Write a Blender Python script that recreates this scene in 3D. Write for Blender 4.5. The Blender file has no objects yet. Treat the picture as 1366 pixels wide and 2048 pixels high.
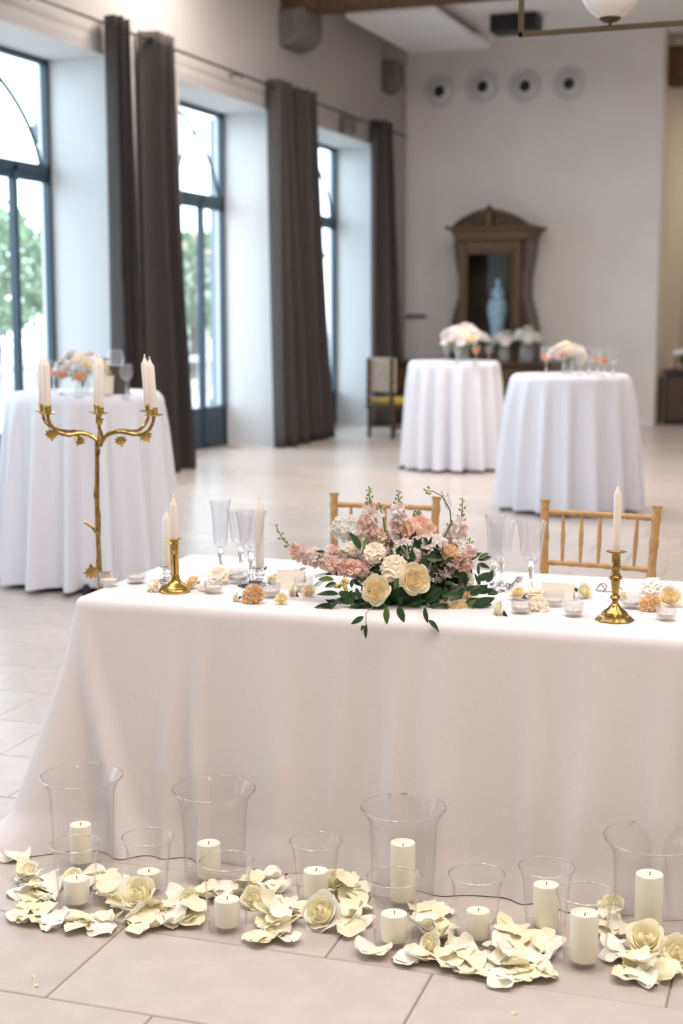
import bpy, math, random
import numpy as np
from mathutils import Vector, Matrix, Euler
R = random.Random(7)
PI = math.pi
sc = bpy.context.scene
COL = sc.collection

# ------------------------------------------------------------------ camera
FPX = 2844.0
CAMH = 1.6
PITCH = math.radians(7.75); YAW = math.radians(20.9)
cam = bpy.data.cameras.new('camera'); camo = bpy.data.objects.new('camera', cam); COL.objects.link(camo)
camo.location = (0, 0, CAMH)
camo.rotation_euler = (PI/2 - PITCH, 0, YAW)
cam.sensor_fit = 'VERTICAL'; cam.sensor_height = 36.0; cam.lens = FPX*36/2048
cam.clip_start = 0.05; cam.clip_end = 200
cam.dof.use_dof = True; cam.dof.focus_distance = 3.92; cam.dof.aperture_fstop = 2.6
sc.camera = camo
# ------------------------------------------------------------------ world, light, exposure
w = bpy.data.worlds.new('sky'); sc.world = w; w.use_nodes = True
bg = w.node_tree.nodes['Background']
bg.inputs[0].default_value = (0.74, 0.87, 1.0, 1); bg.inputs[1].default_value = 3.3
sc.view_settings.view_transform = 'Standard'; sc.view_settings.look = 'None'
sc.view_settings.gamma = 1; sc.view_settings.use_curve_mapping = False
sc.view_settings.exposure = 0.92
sc.cycles.max_bounces = 12; sc.cycles.transparent_max_bounces = 24; sc.cycles.transmission_bounces = 10
sc.cycles.sample_clamp_indirect = 6; sc.cycles.blur_glossy = 1.0

def area(name, loc, rot, sx, sy, power, col, portal=False):
    l = bpy.data.lights.new(name, 'AREA'); l.shape = 'RECTANGLE'; l.size = sx; l.size_y = sy
    l.energy = power; l.color = col
    if portal: l.cycles.is_portal = True
    o = bpy.data.objects.new(name, l); COL.objects.link(o); o.location = loc; o.rotation_euler = rot
    return o
WIN = [(9.97, 12.5), (14.0, 16.5), (17.9, 20.4), (6.05, 8.55), (2.1, 4.6), (-1.85, 0.65)]
for a, b in WIN:
    area('window_portal', (-7.86, (a+b)/2, 2.05), (0, -PI/2, 0), 4.1, b-a, 1, (1, 1, 1), True)
WARM = (1.0, 0.81, 0.67)
for x, y, e in [(-2.2, 2.9, 30), (-0.2, 2.9, 34), (1.8, 2.9, 34), (-1.2, 0.6, 16), (0.8, 0.6, 18)]:
    area('ceiling_lamp_light', (x, y, 5.6), (0, 0, 0), 0.7, 0.7, e, WARM)
for x, y in [(-6.2, 13.2), (-4.2, 13.2), (-2.0, 13.2), (0.6, 13.2)]:
    area('hall_fill_light', (x, y, 5.6), (0, 0, 0), 0.7, 0.7, 52, (1.0, 0.89, 0.80))  # added warm fill, unseen above the frame, brightens the back wall
area('recess_fill_light', (-0.8, 23.9, 5.2), (0, 0, 0), 0.6, 0.6, 34, (1.0, 0.86, 0.68))  # added unseen fill that lifts the cream recess wall
for x, y in [(-4.4, 14.0), (-4.4, 10.8), (-4.4, 7.6), (-3.6, 4.0), (0.8, 3.8)]:
    area('ceiling_fill_light', (x, y, 5.65), (0, 0, 0), 1.5, 2.4, 42 if y < 5 else 28, (0.70, 0.84, 1.0))  # added cool top fill out of view, standing in for daylight from above

# ------------------------------------------------------------------ pixel helpers (points on real planes)
_fw = np.array([-math.sin(YAW)*math.cos(PITCH), math.cos(YAW)*math.cos(PITCH), -math.sin(PITCH)])
_rt = np.array([math.cos(YAW), math.sin(YAW), 0.0]); _up = np.cross(_rt, _fw)
_C = np.array([0, 0, CAMH])
def ray(x, y): return _fw + _rt*(x-683)/FPX - _up*(y-1024)/FPX
def at(x, y, z=0.0):
    r = ray(x, y); return Vector(_C + r*(z-CAMH)/r[2])
def aty(x, y, Y):
    r = ray(x, y); return Vector(_C + r*Y/r[1])
def atx(x, y, X):
    r = ray(x, y); return Vector(_C + r*X/r[0])
def proj(P):
    d = np.array(P) - _C; k = d @ _fw
    return 683 + FPX*(d @ _rt)/k, 1024 - FPX*(d @ _up)/k, k
def hgt(P, py):
    lo, hi = 0.0, 3.0
    for _ in range(30):
        m = (lo+hi)/2
        if proj((P[0], P[1], P[2]+m))[1] > py: lo = m
        else: hi = m
    return lo
def wid(P, px): return px*proj(P)[2]/FPX
RT = Vector(_rt); FH = Vector((-math.sin(YAW), math.cos(YAW), 0))

# ------------------------------------------------------------------ materials
def node_mat(name):
    m = bpy.data.materials.new(name); m.use_nodes = True
    return m, m.node_tree.nodes, m.node_tree.links, m.node_tree.nodes['Principled BSDF']
def mat(name, col, rough=0.5, metal=0.0, noise=None, bump=None, sub=0.0, trans=0.0, vary=0.0, coat=0.0, spec=None, col2=None, emit=None):
    """noise=(scale, amount) mottles the colour; bump=(scale, strength); vary = per-object value change"""
    m, N, L, p = node_mat(name)
    p.inputs['Base Color'].default_value = (*col, 1); p.inputs['Roughness'].default_value = rough
    p.inputs['Metallic'].default_value = metal
    if spec is not None: p.inputs['Specular IOR Level'].default_value = spec
    if coat: p.inputs['Coat Weight'].default_value = coat; p.inputs['Coat Roughness'].default_value = 0.15
    if trans: p.inputs['Transmission Weight'].default_value = trans
    if emit: p.inputs['Emission Color'].default_value = (*emit[0], 1); p.inputs['Emission Strength'].default_value = emit[1]
    tc = N.new('ShaderNodeTexCoord')
    src = None
    if noise:
        n = N.new('ShaderNodeTexNoise'); n.inputs['Scale'].default_value = noise[0]; n.inputs['Detail'].default_value = 6
        L.new(tc.outputs['Object'], n.inputs['Vector'])
        r = N.new('ShaderNodeValToRGB'); r.color_ramp.elements[0].position = 0.3; r.color_ramp.elements[1].position = 0.7
        a = noise[1]
        lo = tuple(max(0, c*(1-a)) for c in col) if col2 is None else col2
        r.color_ramp.elements[0].color = (*lo, 1); r.color_ramp.elements[1].color = (*tuple(min(1, c*(1+a*0.4)) for c in col), 1)
        L.new(n.outputs['Fac'], r.inputs['Fac']); src = r.outputs['Color']
    if vary:
        oi = N.new('ShaderNodeObjectInfo'); hv = N.new('ShaderNodeHueSaturation')
        mp = N.new('ShaderNodeMapRange'); mp.inputs['To Min'].default_value = 1-vary; mp.inputs['To Max'].default_value = 1+vary*0.6
        L.new(oi.outputs['Random'], mp.inputs['Value']); L.new(mp.outputs[0], hv.inputs['Value'])
        if src: L.new(src, hv.inputs['Color'])
        else: hv.inputs['Color'].default_value = (*col, 1)
        src = hv.outputs['Color']
    if src: L.new(src, p.inputs['Base Color'])
    if bump:
        n = N.new('ShaderNodeTexNoise'); n.inputs['Scale'].default_value = bump[0]; n.inputs['Detail'].default_value = 5
        L.new(tc.outputs['Object'], n.inputs['Vector'])
        b = N.new('ShaderNodeBump'); b.inputs['Strength'].default_value = bump[1]; b.inputs['Distance'].default_value = 0.01
        L.new(n.outputs['Fac'], b.inputs['Height']); L.new(b.outputs[0], p.inputs['Normal'])
    if sub:
        o = N['Material Output']; t = N.new('ShaderNodeBsdfTranslucent'); mx = N.new('ShaderNodeMixShader')
        mx.inputs[0].default_value = sub
        if src: L.new(src, t.inputs['Color'])
        else: t.inputs['Color'].default_value = (*col, 1)
        L.new(p.outputs[0], mx.inputs[1]); L.new(t.outputs[0], mx.inputs[2]); L.new(mx.outputs[0], o.inputs['Surface'])
    return m
def thin_glass(name, tint=(0.985, 0.985, 0.985), pw=4.0, rough=0.0, body=0.0, bodycol=(1, 1, 1), base=0.04, amt=0.9):
    """thin clear sheet: transparent, reflecting more towards grazing angles (same from both sides)"""
    m, N, L, p = node_mat(name); N.remove(p)
    o = N['Material Output']; t = N.new('ShaderNodeBsdfTransparent'); g = N.new('ShaderNodeBsdfGlossy'); f = N.new('ShaderNodeLayerWeight')
    f.inputs['Blend'].default_value = 0.5
    pwn = N.new('ShaderNodeMath'); pwn.operation = 'POWER'; pwn.inputs[1].default_value = pw; L.new(f.outputs['Facing'], pwn.inputs[0])
    ml = N.new('ShaderNodeMath'); ml.operation = 'MULTIPLY_ADD'; ml.inputs[1].default_value = amt; ml.inputs[2].default_value = base; L.new(pwn.outputs[0], ml.inputs[0])
    t.inputs[0].default_value = (*tint, 1); g.inputs['Roughness'].default_value = rough
    mx = N.new('ShaderNodeMixShader'); L.new(ml.outputs[0], mx.inputs[0]); L.new(t.outputs[0], mx.inputs[1]); L.new(g.outputs[0], mx.inputs[2])
    out = mx.outputs[0]
    if body:
        d = N.new('ShaderNodeBsdfDiffuse'); d.inputs[0].default_value = (*bodycol, 1); m2 = N.new('ShaderNodeMixShader'); m2.inputs[0].default_value = body
        L.new(out, m2.inputs[1]); L.new(d.outputs[0], m2.inputs[2]); out = m2.outputs[0]
    L.new(out, o.inputs['Surface']); return m
def solid_glass(name, col=(1, 1, 1), ior=1.47):
    m, N, L, p = node_mat(name); N.remove(p)
    g = N.new('ShaderNodeBsdfGlass'); g.inputs['Color'].default_value = (*col, 1); g.inputs['IOR'].default_value = ior; g.inputs['Roughness'].default_value = 0.0
    L.new(g.outputs[0], N['Material Output'].inputs['Surface']); return m

M = dict(
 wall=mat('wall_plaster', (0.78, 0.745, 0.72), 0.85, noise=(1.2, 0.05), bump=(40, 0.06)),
 wallshade=mat('side_wall_shaded', (0.41, 0.375, 0.35), 0.85, noise=(1.2, 0.05), bump=(40, 0.06)),  # shade of the wall above the windows is put into this colour
 wallreveal=mat('side_wall_reveal', (0.66, 0.66, 0.66), 0.85, bump=(40, 0.05)),
 wallw=mat('reveal_plaster', (0.80, 0.80, 0.80), 0.8, bump=(40, 0.05)),
 cream=mat('cream_plaster', (0.70, 0.64, 0.54), 0.85, noise=(1.5, 0.05)),
 ceil=mat('ceiling_paint', (0.86, 0.85, 0.85), 0.9),
 panelw=mat('acoustic_panel', (0.90, 0.92, 0.95), 0.9),
 tile=mat('stone_tile', (0.60, 0.52, 0.465), 0.27, noise=(9, 0.09), bump=(25, 0.12), vary=0.06, spec=0.55),
 grout=mat('grout', (0.30, 0.22, 0.16), 0.9),
 frame=mat('painted_steel', (0.012, 0.035, 0.055), 0.35),
 curtain=mat('curtain_fabric', (0.062, 0.052, 0.048), 0.9, noise=(30, 0.15)),
 cloth=mat('table_linen', (0.76, 0.715, 0.715), 0.85, bump=(260, 0.10)),
 clothw=mat('white_satin', (0.80, 0.80, 0.85), 0.6, bump=(300, 0.05)),
 wood=mat('honey_wood', (0.52, 0.29, 0.10), 0.38, noise=(40, 0.25), coat=0.25),
 darkwood=mat('dark_walnut', (0.065, 0.035, 0.016), 0.4, noise=(18, 0.4), coat=0.2),
 gilt=mat('worn_gilt_wood', (0.115, 0.066, 0.026), 0.45, noise=(22, 0.45), metal=0.2),
 beam=mat('old_beam', (0.13, 0.07, 0.03), 0.8, noise=(14, 0.5), bump=(20, 0.4)),
 stone=mat('grey_stone', (0.16, 0.145, 0.125), 0.9, noise=(12, 0.25), bump=(30, 0.4)),
 brass=mat('brass', (0.56, 0.37, 0.10), 0.2, metal=1.0, noise=(30, 0.2)),
 oldbrass=mat('aged_brass', (0.40, 0.25, 0.075), 0.27, metal=1.0, noise=(60, 0.45)),
 lampbrass=mat('bronze_rod', (0.07, 0.052, 0.022), 0.5, metal=0.4),
 black=mat('black_paint', (0.012, 0.012, 0.014), 0.5),
 iron=mat('dark_iron', (0.03, 0.03, 0.035), 0.45, metal=0.6),
 wax=mat('ivory_wax', (0.98, 0.92, 0.76), 0.5, sub=0.06, coat=0.1),
 waxw=mat('white_wax', (0.90, 0.81, 0.71), 0.42, sub=0.1, coat=0.15),
 wick=mat('charred_wick', (0.02, 0.015, 0.012), 0.9),
 wickw=mat('waxed_wick', (0.80, 0.77, 0.70), 0.7),
 vase=thin_glass('clear_vase_glass', (0.994, 0.994, 0.992), 4.5, base=.014, amt=.8),
 pane=thin_glass('window_glass', (0.95, 0.98, 0.985), 5.0),
 crystal=solid_glass('crystal', (1, 1, 1), 1.5),
 gobl=thin_glass('goblet_glass', (0.965, 0.965, 0.975), 3.5, body=0.04),
 vgl=thin_glass('votive_glass', (0.965, 0.965, 0.965), 4.0, body=0.08),
 steel=mat('cutlery_steel', (0.62, 0.60, 0.58), 0.18, metal=1.0),
 card=mat('cream_card', (0.84, 0.77, 0.65), 0.8),
 petal=mat('ivory_petal', (0.99, 0.91, 0.66), 0.6, sub=0.06, noise=(30, 0.04), vary=0.04),
 petalw=mat('white_petal', (0.98, 0.93, 0.80), 0.6, sub=0.06, noise=(30, 0.03), vary=0.03),
 rosec=mat('cream_rose', (0.98, 0.87, 0.62), 0.55, sub=0.08, noise=(40, 0.10), vary=0.06),
 roseheart=mat('rose_heart', (0.98, 0.81, 0.50), 0.55, sub=0.08),
 petalheart=mat('ivory_heart', (0.98, 0.90, 0.62), 0.55, sub=0.06),
 peach=mat('peach_carnation', (1.0, 0.70, 0.42), 0.6, sub=0.1, noise=(60, 0.12), vary=0.08),
 peachp=mat('pale_peach_petal', (1.0, 0.86, 0.68), 0.6, sub=0.1, noise=(60, 0.08), vary=0.08),
 pink=mat('blush_petal', (0.98, 0.70, 0.62), 0.6, sub=0.25, noise=(60, 0.18), vary=0.12),
 pinkl=mat('pale_pink_petal', (0.98, 0.88, 0.84), 0.6, sub=0.25, noise=(50, 0.14), vary=0.08),
 peony=mat('salmon_peony', (0.92, 0.60, 0.46), 0.6, sub=0.3, noise=(35, 0.2), vary=0.06),
 whitef=mat('white_blossom', (0.85, 0.84, 0.76), 0.6, sub=0.25, vary=0.08),
 leaf=mat('deep_green_leaf', (0.030, 0.085, 0.022), 0.35, noise=(30, 0.45), sub=0.12, vary=0.35),
 leafl=mat('light_green_leaf', (0.13, 0.22, 0.045), 0.4, noise=(30, 0.35), sub=0.2, vary=0.25),
 stem=mat('green_stem', (0.14, 0.20, 0.06), 0.5),
 bud=mat('green_bud', (0.30, 0.34, 0.10), 0.5, vary=0.2),
 berry=mat('yellow_berry', (0.62, 0.50, 0.13), 0.35, vary=0.15),
 globe=mat('opal_glass', (0.75, 0.70, 0.66), 0.25, coat=0.4),
 vent=mat('vent_plastic', (0.62, 0.62, 0.64), 0.6),
 mirror=mat('dim_mirror', (0.16, 0.20, 0.24), 0.08, metal=0.9),
 porc=mat('blue_porcelain', (0.45, 0.62, 0.75), 0.25, noise=(14, 0.45)),
 uph=mat('beige_upholstery', (0.55, 0.47, 0.38), 0.9, noise=(14, 0.25)),
 uphy=mat('gold_upholstery', (0.55, 0.36, 0.06), 0.8),
 orange=mat('orange_drink', (0.95, 0.42, 0.06), 0.2, sub=0.4),
 bucket=mat('ice_bucket', (0.13, 0.12, 0.11), 0.4, metal=0.5),
 pavers=mat('terrace_stone', (0.52, 0.50, 0.47), 0.9, noise=(2, 0.15)),
 hedge=mat('garden_foliage', (0.22, 0.30, 0.17), 0.7, noise=(3, 0.4), sub=0.2, vary=0.3),
 trunk=mat('bark', (0.12, 0.09, 0.07), 0.9),
 render=mat('pale_render', (0.52, 0.50, 0.47), 0.9, noise=(1, 0.1)),
 bluegrey=mat('blue_grey_post', (0.16, 0.20, 0.25), 0.7),
 roof=mat('clay_roof', (0.35, 0.22, 0.14), 0.8),
 door=mat('orange_wood_door', (0.48, 0.24, 0.06), 0.5, noise=(10, 0.2)),
 sofa=mat('black_leather', (0.012, 0.010, 0.009), 0.4),
 white=mat('white_enamel', (0.8, 0.82, 0.84), 0.3),
 silver=mat('silver_wire', (0.30, 0.22, 0.14), 0.3, metal=1.0),
)

# ------------------------------------------------------------------ mesh helpers
class MB:
    def __init__(s): s.v = []; s.f = []
    def add(s, vs, fs):
        b = len(s.v); s.v += [tuple(v) for v in vs]; s.f += [tuple(i+b for i in f) for f in fs]; return s
    def box(s, x0, y0, z0, x1, y1, z1, c=0.0):
        vs = [(x, y, z) for z in (z0, z1) for y in (y0, y1) for x in (x0, x1)]
        return s.add(vs, [(0, 2, 3, 1), (4, 5, 7, 6), (0, 1, 5, 4), (2, 6, 7, 3), (0, 4, 6, 2), (1, 3, 7, 5)])
    def lathe(s, prof, n=24, cx=0, cy=0, cz=0, close=False, mod=None):
        vs = []
        for r, z in prof:
            for i in range(n):
                a = 2*PI*i/n; rr = r if mod is None else mod(r, z, a)
                vs.append((cx+rr*math.cos(a), cy+rr*math.sin(a), cz+z))
        k = len(prof); fs = []
        for j in range(k-1 if not close else k):
            j2 = (j+1) % k
            for i in range(n):
                i2 = (i+1) % n; fs.append((j*n+i, j*n+i2, j2*n+i2, j2*n+i))
        if not close:
            if prof[0][0] > 1e-6: fs.append(tuple(range(n))[::-1])
            if prof[-1][0] > 1e-6: fs.append(tuple((k-1)*n+i for i in range(n)))
        return s.add(vs, fs)
    def tube(s, pts, rad, n=8, caps=True):
        pts = [Vector(p) for p in pts]; k = len(pts)
        rads = rad if isinstance(rad, (list, tuple)) else [rad]*k
        vs = []; up = Vector((0.13, 0.27, 0.95)).normalized(); prev = None
        for i, p in enumerate(pts):
            t = (pts[min(i+1, k-1)] - pts[max(i-1, 0)])
            t = t.normalized() if t.length > 1e-9 else Vector((0, 0, 1))
            if prev is None:
                a = t.cross(up); a = a.normalized() if a.length > 1e-3 else t.cross(Vector((1, 0, 0))).normalized()
            else:
                a = (prev - t*prev.dot(t)).normalized()
            prev = a; b = t.cross(a)
            for j in range(n):
                q = 2*PI*j/n; vs.append(p + (a*math.cos(q) + b*math.sin(q))*rads[i])
        fs = [(i*n+j, i*n+(j+1) % n, (i+1)*n+(j+1) % n, (i+1)*n+j) for i in range(k-1) for j in range(n)]
        if caps: fs += [tuple(range(n))[::-1], tuple((k-1)*n+j for j in range(n))]
        return s.add(vs, fs)
    def grid(s, fn, nu, nv, wrap=False):
        vs = [fn(i/(nu if wrap else nu-1), j/(nv-1)) for j in range(nv) for i in range(nu)]
        fs = []
        for j in range(nv-1):
            for i in range(nu if wrap else nu-1):
                i2 = (i+1) % nu; fs.append((j*nu+i, j*nu+i2, (j+1)*nu+i2, (j+1)*nu+i))
        return s.add(vs, fs)
    def prism(s, poly, z0, z1, T=None):
        """polygon in (a,b), extruded along c; T maps (a,b,c) -> point"""
        T = T or (lambda a, b, c: (a, b, c)); n = len(poly)
        vs = [T(a, b, z0) for a, b in poly] + [T(a, b, z1) for a, b in poly]
        fs = [tuple(range(n))[::-1], tuple(range(n, 2*n))] + [(i, (i+1) % n, n+(i+1) % n, n+i) for i in range(n)]
        return s.add(vs, fs)
    def xf(s, m):
        s.v = [tuple(m @ Vector(v)) for v in s.v]; return s
    def mesh(s, name, m, smooth=True):
        me = bpy.data.meshes.new(name); me.from_pydata(s.v, [], s.f); me.update()
        if smooth:
            me.polygons.foreach_set('use_smooth', [True]*len(me.polygons))
            try: me.set_sharp_from_angle(angle=math.radians(38))
            except Exception: pass
        me.materials.append(M[m] if isinstance(m, str) else m)
        return me
    def obj(s, name, m, parent=None, smooth=True, **kw):
        return link(name, s.mesh(name, m, smooth), parent, **kw)
def link(name, data, parent=None, loc=None, rot=None, label=None, cat=None, group=None, kind=None, matrix=None, scale=None):
    o = bpy.data.objects.new(name, data); COL.objects.link(o)
    if parent is not None: o.parent = parent
    if loc is not None: o.location = loc
    if rot is not None: o.rotation_euler = rot
    if scale is not None: o.scale = (scale,)*3 if isinstance(scale, (int, float)) else scale
    if matrix is not None: o.matrix_local = matrix
    if label: o['label'] = label
    if cat: o['category'] = cat
    if group: o['group'] = group
    if kind: o['kind'] = kind
    return o
def thing(name, label, cat, loc=(0, 0, 0), rotz=0, group=None):
    return link(name, None, None, loc, (0, 0, rotz), label, cat, group)
def copy_tree(o, parent=None):
    c = o.copy(); COL.objects.link(c); c.parent = parent
    for ch in list(o.children): copy_tree(ch, c)
    return c
def bevel(o, w, seg=2):
    b = o.modifiers.new('bevel', 'BEVEL'); b.width = w; b.segments = seg; b.limit_method = 'ANGLE'; return o
def aim(axis, roll=0.0):
    """matrix whose local Z points along axis"""
    z = Vector(axis).normalized(); x = Vector((0, 0, 1)).cross(z)
    x = x.normalized() if x.length > 1e-3 else Vector((1, 0, 0)); y = z.cross(x)
    m = Matrix((x, y, z)).transposed().to_4x4()
    return m @ Matrix.Rotation(roll, 4, 'Z')
def tl(p, m): return Matrix.Translation(p) @ m

# ================================================================== SETTING
ZC = 5.78; XR = 5.2; YF = -5.0; YB = 21.7
# floor: grout bed with separate stone tiles laid in a third-bond
fl = MB().box(-8.0, YF, -0.12, XR, 26.0, -0.004).obj('floor', 'grout', kind='structure', smooth=False)
TA = 0.05; TL = 0.845; TW = 0.4085; gap = 0.004
def tile_mb(l, wd, z=0.0, c=0.003):
    a, b = l/2-gap/2, wd/2-gap/2
    v = [(-a, -b, -0.006), (a, -b, -0.006), (a, b, -0.006), (-a, b, -0.006), (-a, -b, -c), (a, -b, -c), (a, b, -c), (-a, b, -c),
         (-a+c, -b+c, z), (a-c, -b+c, z), (a-c, b-c, z), (-a+c, b-c, z)]
    f = [(8, 9, 10, 11)] + [(i, (i+1) % 4, 4+(i+1) % 4, 4+i) for i in range(4)] + [(4+i, 4+(i+1) % 4, 8+(i+1) % 4, 8+i) for i in range(4)]
    return MB().add(v, f)
tme = tile_mb(TL, TW).mesh('tile', 'tile', False)
tiles = []
ca, sa = math.cos(TA), math.sin(TA)
for row in range(-19, 57):
    v = 2.82 + (row+0.5)*TW
    off = -1.66 - 0.281*row + 0.5*TL
    for k in range(-14, 16):
        u = ((off) % TL) + k*TL
        x, y = u*ca - v*sa, u*sa + v*ca
        if -7.75 < x < XR-0.3 and YF+0.3 < y < 24.5:
            px, py, d = proj((x, y, 0))
            vis = d > 0.5 and -120 < px < 1500 and py < 2200
            tiles.append((0 if vis else 1, d, x, y))
tiles.sort()
for q, d, x, y in tiles[:300]:
    o = link('tile', tme, fl, (x, y, 0.0), (R.uniform(-.0006, .0006), R.uniform(-.0006, .0006), TA))
rest = MB(); base = tile_mb(TL, TW)
for q, d, x, y in tiles[300:]:
    m = Matrix.Translation((x, y, R.uniform(-.0004, .0004))) @ Matrix.Rotation(TA, 4, 'Z')
    rest.add([m @ Vector(p) for p in base.v], base.f)
rest.obj('tile_field', 'tile', fl, False, kind='stuff')

# left wall with its window openings
wl = MB(); xo, xi = -8.0, -7.2
ys = sorted(WIN); HZ = 4.12
cur = YF
for a, b in ys:
    wl.box(xo, cur, 0, xi, a, HZ); cur = b
wl.box(xo, cur, 0, xi, YB+0.3, HZ)
wl.box(xo, YF, HZ, xi, YB+0.3, ZC+0.2)
wlo = wl.obj('wall_left', 'wallshade', kind='structure', smooth=False)
wlo.data.materials.append(M['wallreveal'])
for p_ in wlo.data.polygons:      # reveals and lintels stay lighter; the room face has shade in its colour
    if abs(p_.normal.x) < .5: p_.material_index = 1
MB().box(-8.0, YB, 0, -3.25, YB+0.3, ZC+0.2).obj('wall_back', 'wall', kind='structure', smooth=False)
MB().box(-3.55, YB+0.3, 0, -3.25, 25.5, ZC+0.2).box(-3.55, 25.5, 0, XR, 25.8, ZC+0.2).obj('wall_recess', 'cream', kind='structure', smooth=False)
MB().box(XR, YF, 0, XR+0.3, 25.8, ZC+0.2).obj('wall_right', 'wall', kind='structure', smooth=False)
MB().box(-8.0, YF-0.3, 0, XR+0.3, YF, ZC+0.2).obj('wall_front', 'wall', kind='structure', smooth=False)
MB().box(-8.0, YF-0.3, ZC, XR+0.3, 25.8, ZC+0.3).obj('ceiling', 'ceil', kind='structure', smooth=False)
# baseboard on the back wall
MB().box(-7.2, YB-0.015, 0, -3.25, YB, 0.10).obj('baseboard_back', 'wallw', kind='structure', smooth=False)

# windows: steel frame, double door with side lights, tracery
def arch_curve(y0, z0, y1, z1, cy, cz, n=14):
    return [((1-t)**2*y0+2*t*(1-t)*cy+t*t*y1, (1-t)**2*z0+2*t*(1-t)*cz+t*t*z1) for t in [i/n for i in range(n+1)]]
for wi, (a, b) in enumerate(WIN):
    win = link('window_%d' % (wi+1), None, None, (-7.9, 0, 0), kind='structure')
    c = (a+b)/2; ZT = 3.06; H = HZ
    f = MB(); tx = 0.035
    f.box(-tx, a, 0, tx, a+.05, H).box(-tx, b-.05, 0, tx, b, H).box(-tx, a, H-.05, tx, b, H).box(-tx, a, ZT-.05, tx, b, ZT+.04)
    f.box(-tx, a, 0, tx, b, .06)
    for m in (a+.63, b-.63): f.box(-tx, m-.035, 0, tx, m+.035, ZT)
    f.box(-tx, c-.05, 0, tx, c+.05, ZT)
    for z in (0.48,): f.box(-tx, a, z-.02, tx, b, z+.03)
    f.box(-tx, a+.05, ZT-.13, tx*0.6, b-.05, ZT-.05)
    f.obj('window_frame', 'frame', win, False)
    for s0, s1 in ((a+.05, a+.60), (a+.665, c-.05), (c+.05, b-.665), (b-.60, b-.05)):
        p = MB().box(-0.02, s0, .06, 0.02, s1, .46); p.box(-0.026, s0+.06, .12, 0.026, s1-.06, .40)
        p.obj('kick_panel', 'frame', win, False)
        MB().box(-0.003, s0, .51, 0.003, s1, ZT-.13).obj('pane', 'pane', win, False)
    MB().box(-0.003, a+.05, ZT+.04, 0.003, b-.05, H-.05).obj('pane', 'pane', win, False)
    tr = MB()
    for s in (-1, 1):
        tr.tube([(0, c+s*y, z) for y, z in arch_curve(1.14, ZT, 0, 4.05, 0.98, 3.68)], .022, 6)
        tr.tube([(0, c+s*y, z) for y, z in arch_curve(0.0, ZT, .45, 3.80, 0.03, 3.5)], .018, 6)
    tr.obj('tracery_bar', 'frame', win)
    for s in (-1, 1):
        h = MB().tube([(0.035, c+s*.05, 1.05), (0.075, c+s*.05, 1.05), (0.075, c+s*.16, 1.05)], .009, 8)
        h.obj('door_handle', 'iron', win)

# beam, corbels, ceiling panel, unit on ceiling
MB().box(-7.2, 16.75, 5.38, XR, 17.25, 5.70).obj('trim_1', 'beam', kind='structure', smooth=False)['label'] = 'brown wooden ceiling beam'
def corbel(y, z0, z1, wd, dp, lab):
    mb = MB(); poly = []
    n = 8
    pts = [(0, z1), (dp, z1), (dp, z0+(z1-z0)*.45)] + [(dp*math.cos(t), z0+(z1-z0)*.45*(1-math.sin(t))) for t in [PI/2*i/n for i in range(1, n+1)]]
    mb.prism(pts, y-wd/2, y+wd/2, lambda a_, b_, c_: (-7.2+a_, c_, b_))
    o = mb.obj('stone_corbel', 'stone', None, False); o['label'] = lab; o['category'] = 'corbel'; bevel(o, .02)
corbel(17.0, 4.93, 5.38, .62, .34, 'grey stone corbel on the left wall, under the end of the brown beam')
corbel(20.72, 4.93, 5.38, .42, .22, 'smaller grey stone corbel near the far corner of the room')
p1 = [at(680, 36, 5.6), at(893, 18, 5.6), at(965, 92, 5.6), at(778, 103, 5.6)]
x0, x1, y0, y1 = -6.95, -5.72, 18.35, 21.1
pn = thing('acoustic_panel', 'flat white sound panel hung under the ceiling near the back wall', 'ceiling panel', ((x0+x1)/2, (y0+y1)/2, 5.6))
bevel(MB().box(x0-(x0+x1)/2, y0-(y0+y1)/2, -.04, x1-(x0+x1)/2, y1-(y0+y1)/2, .03).obj('panel', 'panelw', pn, False), .01)
for sx in (-.45, .45):
    for sy in (-1.1, 1.1): MB().tube([(sx, sy, .03), (sx, sy, .18)], .006, 6).obj('hanger', 'iron', pn)
ac = thing('ceiling_unit', 'small black rectangular unit fixed to the ceiling behind the brass lamp rod', 'ceiling unit', (-5.05, 20.05, ZC))
bevel(MB().box(-.33, -.2, -.24, .33, .2, -.01).obj('housing', 'black', ac, False), .01)
for k in (-.2, 0, .2): MB().box(k-.08, -.215, -.20, k+.08, -.2, -.06).obj('grille', 'iron', ac, False)

# round vents
for i, (px, py, lab) in enumerate([(880, 183, 'round white air nozzle on the back wall, leftmost of the row of four'),
                         (966, 174, 'round white air nozzle, second from the left in the row on the back wall'),
                         (1051, 173, 'round white air nozzle, third from the left in the row on the back wall'),
                         (1139, 168, 'round white air nozzle, rightmost of the row of four on the back wall')]):
    P = aty(px, py, YB)
    t = thing('air_nozzle', lab, 'air vent', (P.x, YB, P.z), 0, 'round air nozzles on the back wall')
    mx = Matrix.Rotation(PI/2, 4, 'X')
    MB().lathe([(.25, 0), (.255, .02), (.235, .035), (.215, .03), (.19, .012), (.175, .03), (.15, .06), (.11, .08), (.088, .07), (.085, .0)], 40).xf(mx).obj('nozzle_ring', 'vent', t)
    MB().lathe([(.086, .0), (.086, .03), (.0, .03)], 24).xf(mx).obj('nozzle_hole', 'black', t)
sw = thing('wall_sensor', 'small white round sensor on the back wall beside the far curtain', 'sensor', aty(804, 353, YB-.0))
MB().lathe([(.05, 0), (.05, .02), (.035, .045), (0, .05)], 20).xf(Matrix.Rotation(PI/2, 4, 'X')).obj('sensor_body', 'vent', sw)
P = atx(683, 252, -7.2)
sp = thing('wall_speaker', 'small grey box speaker above the farthest window', 'speaker', P)
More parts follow.
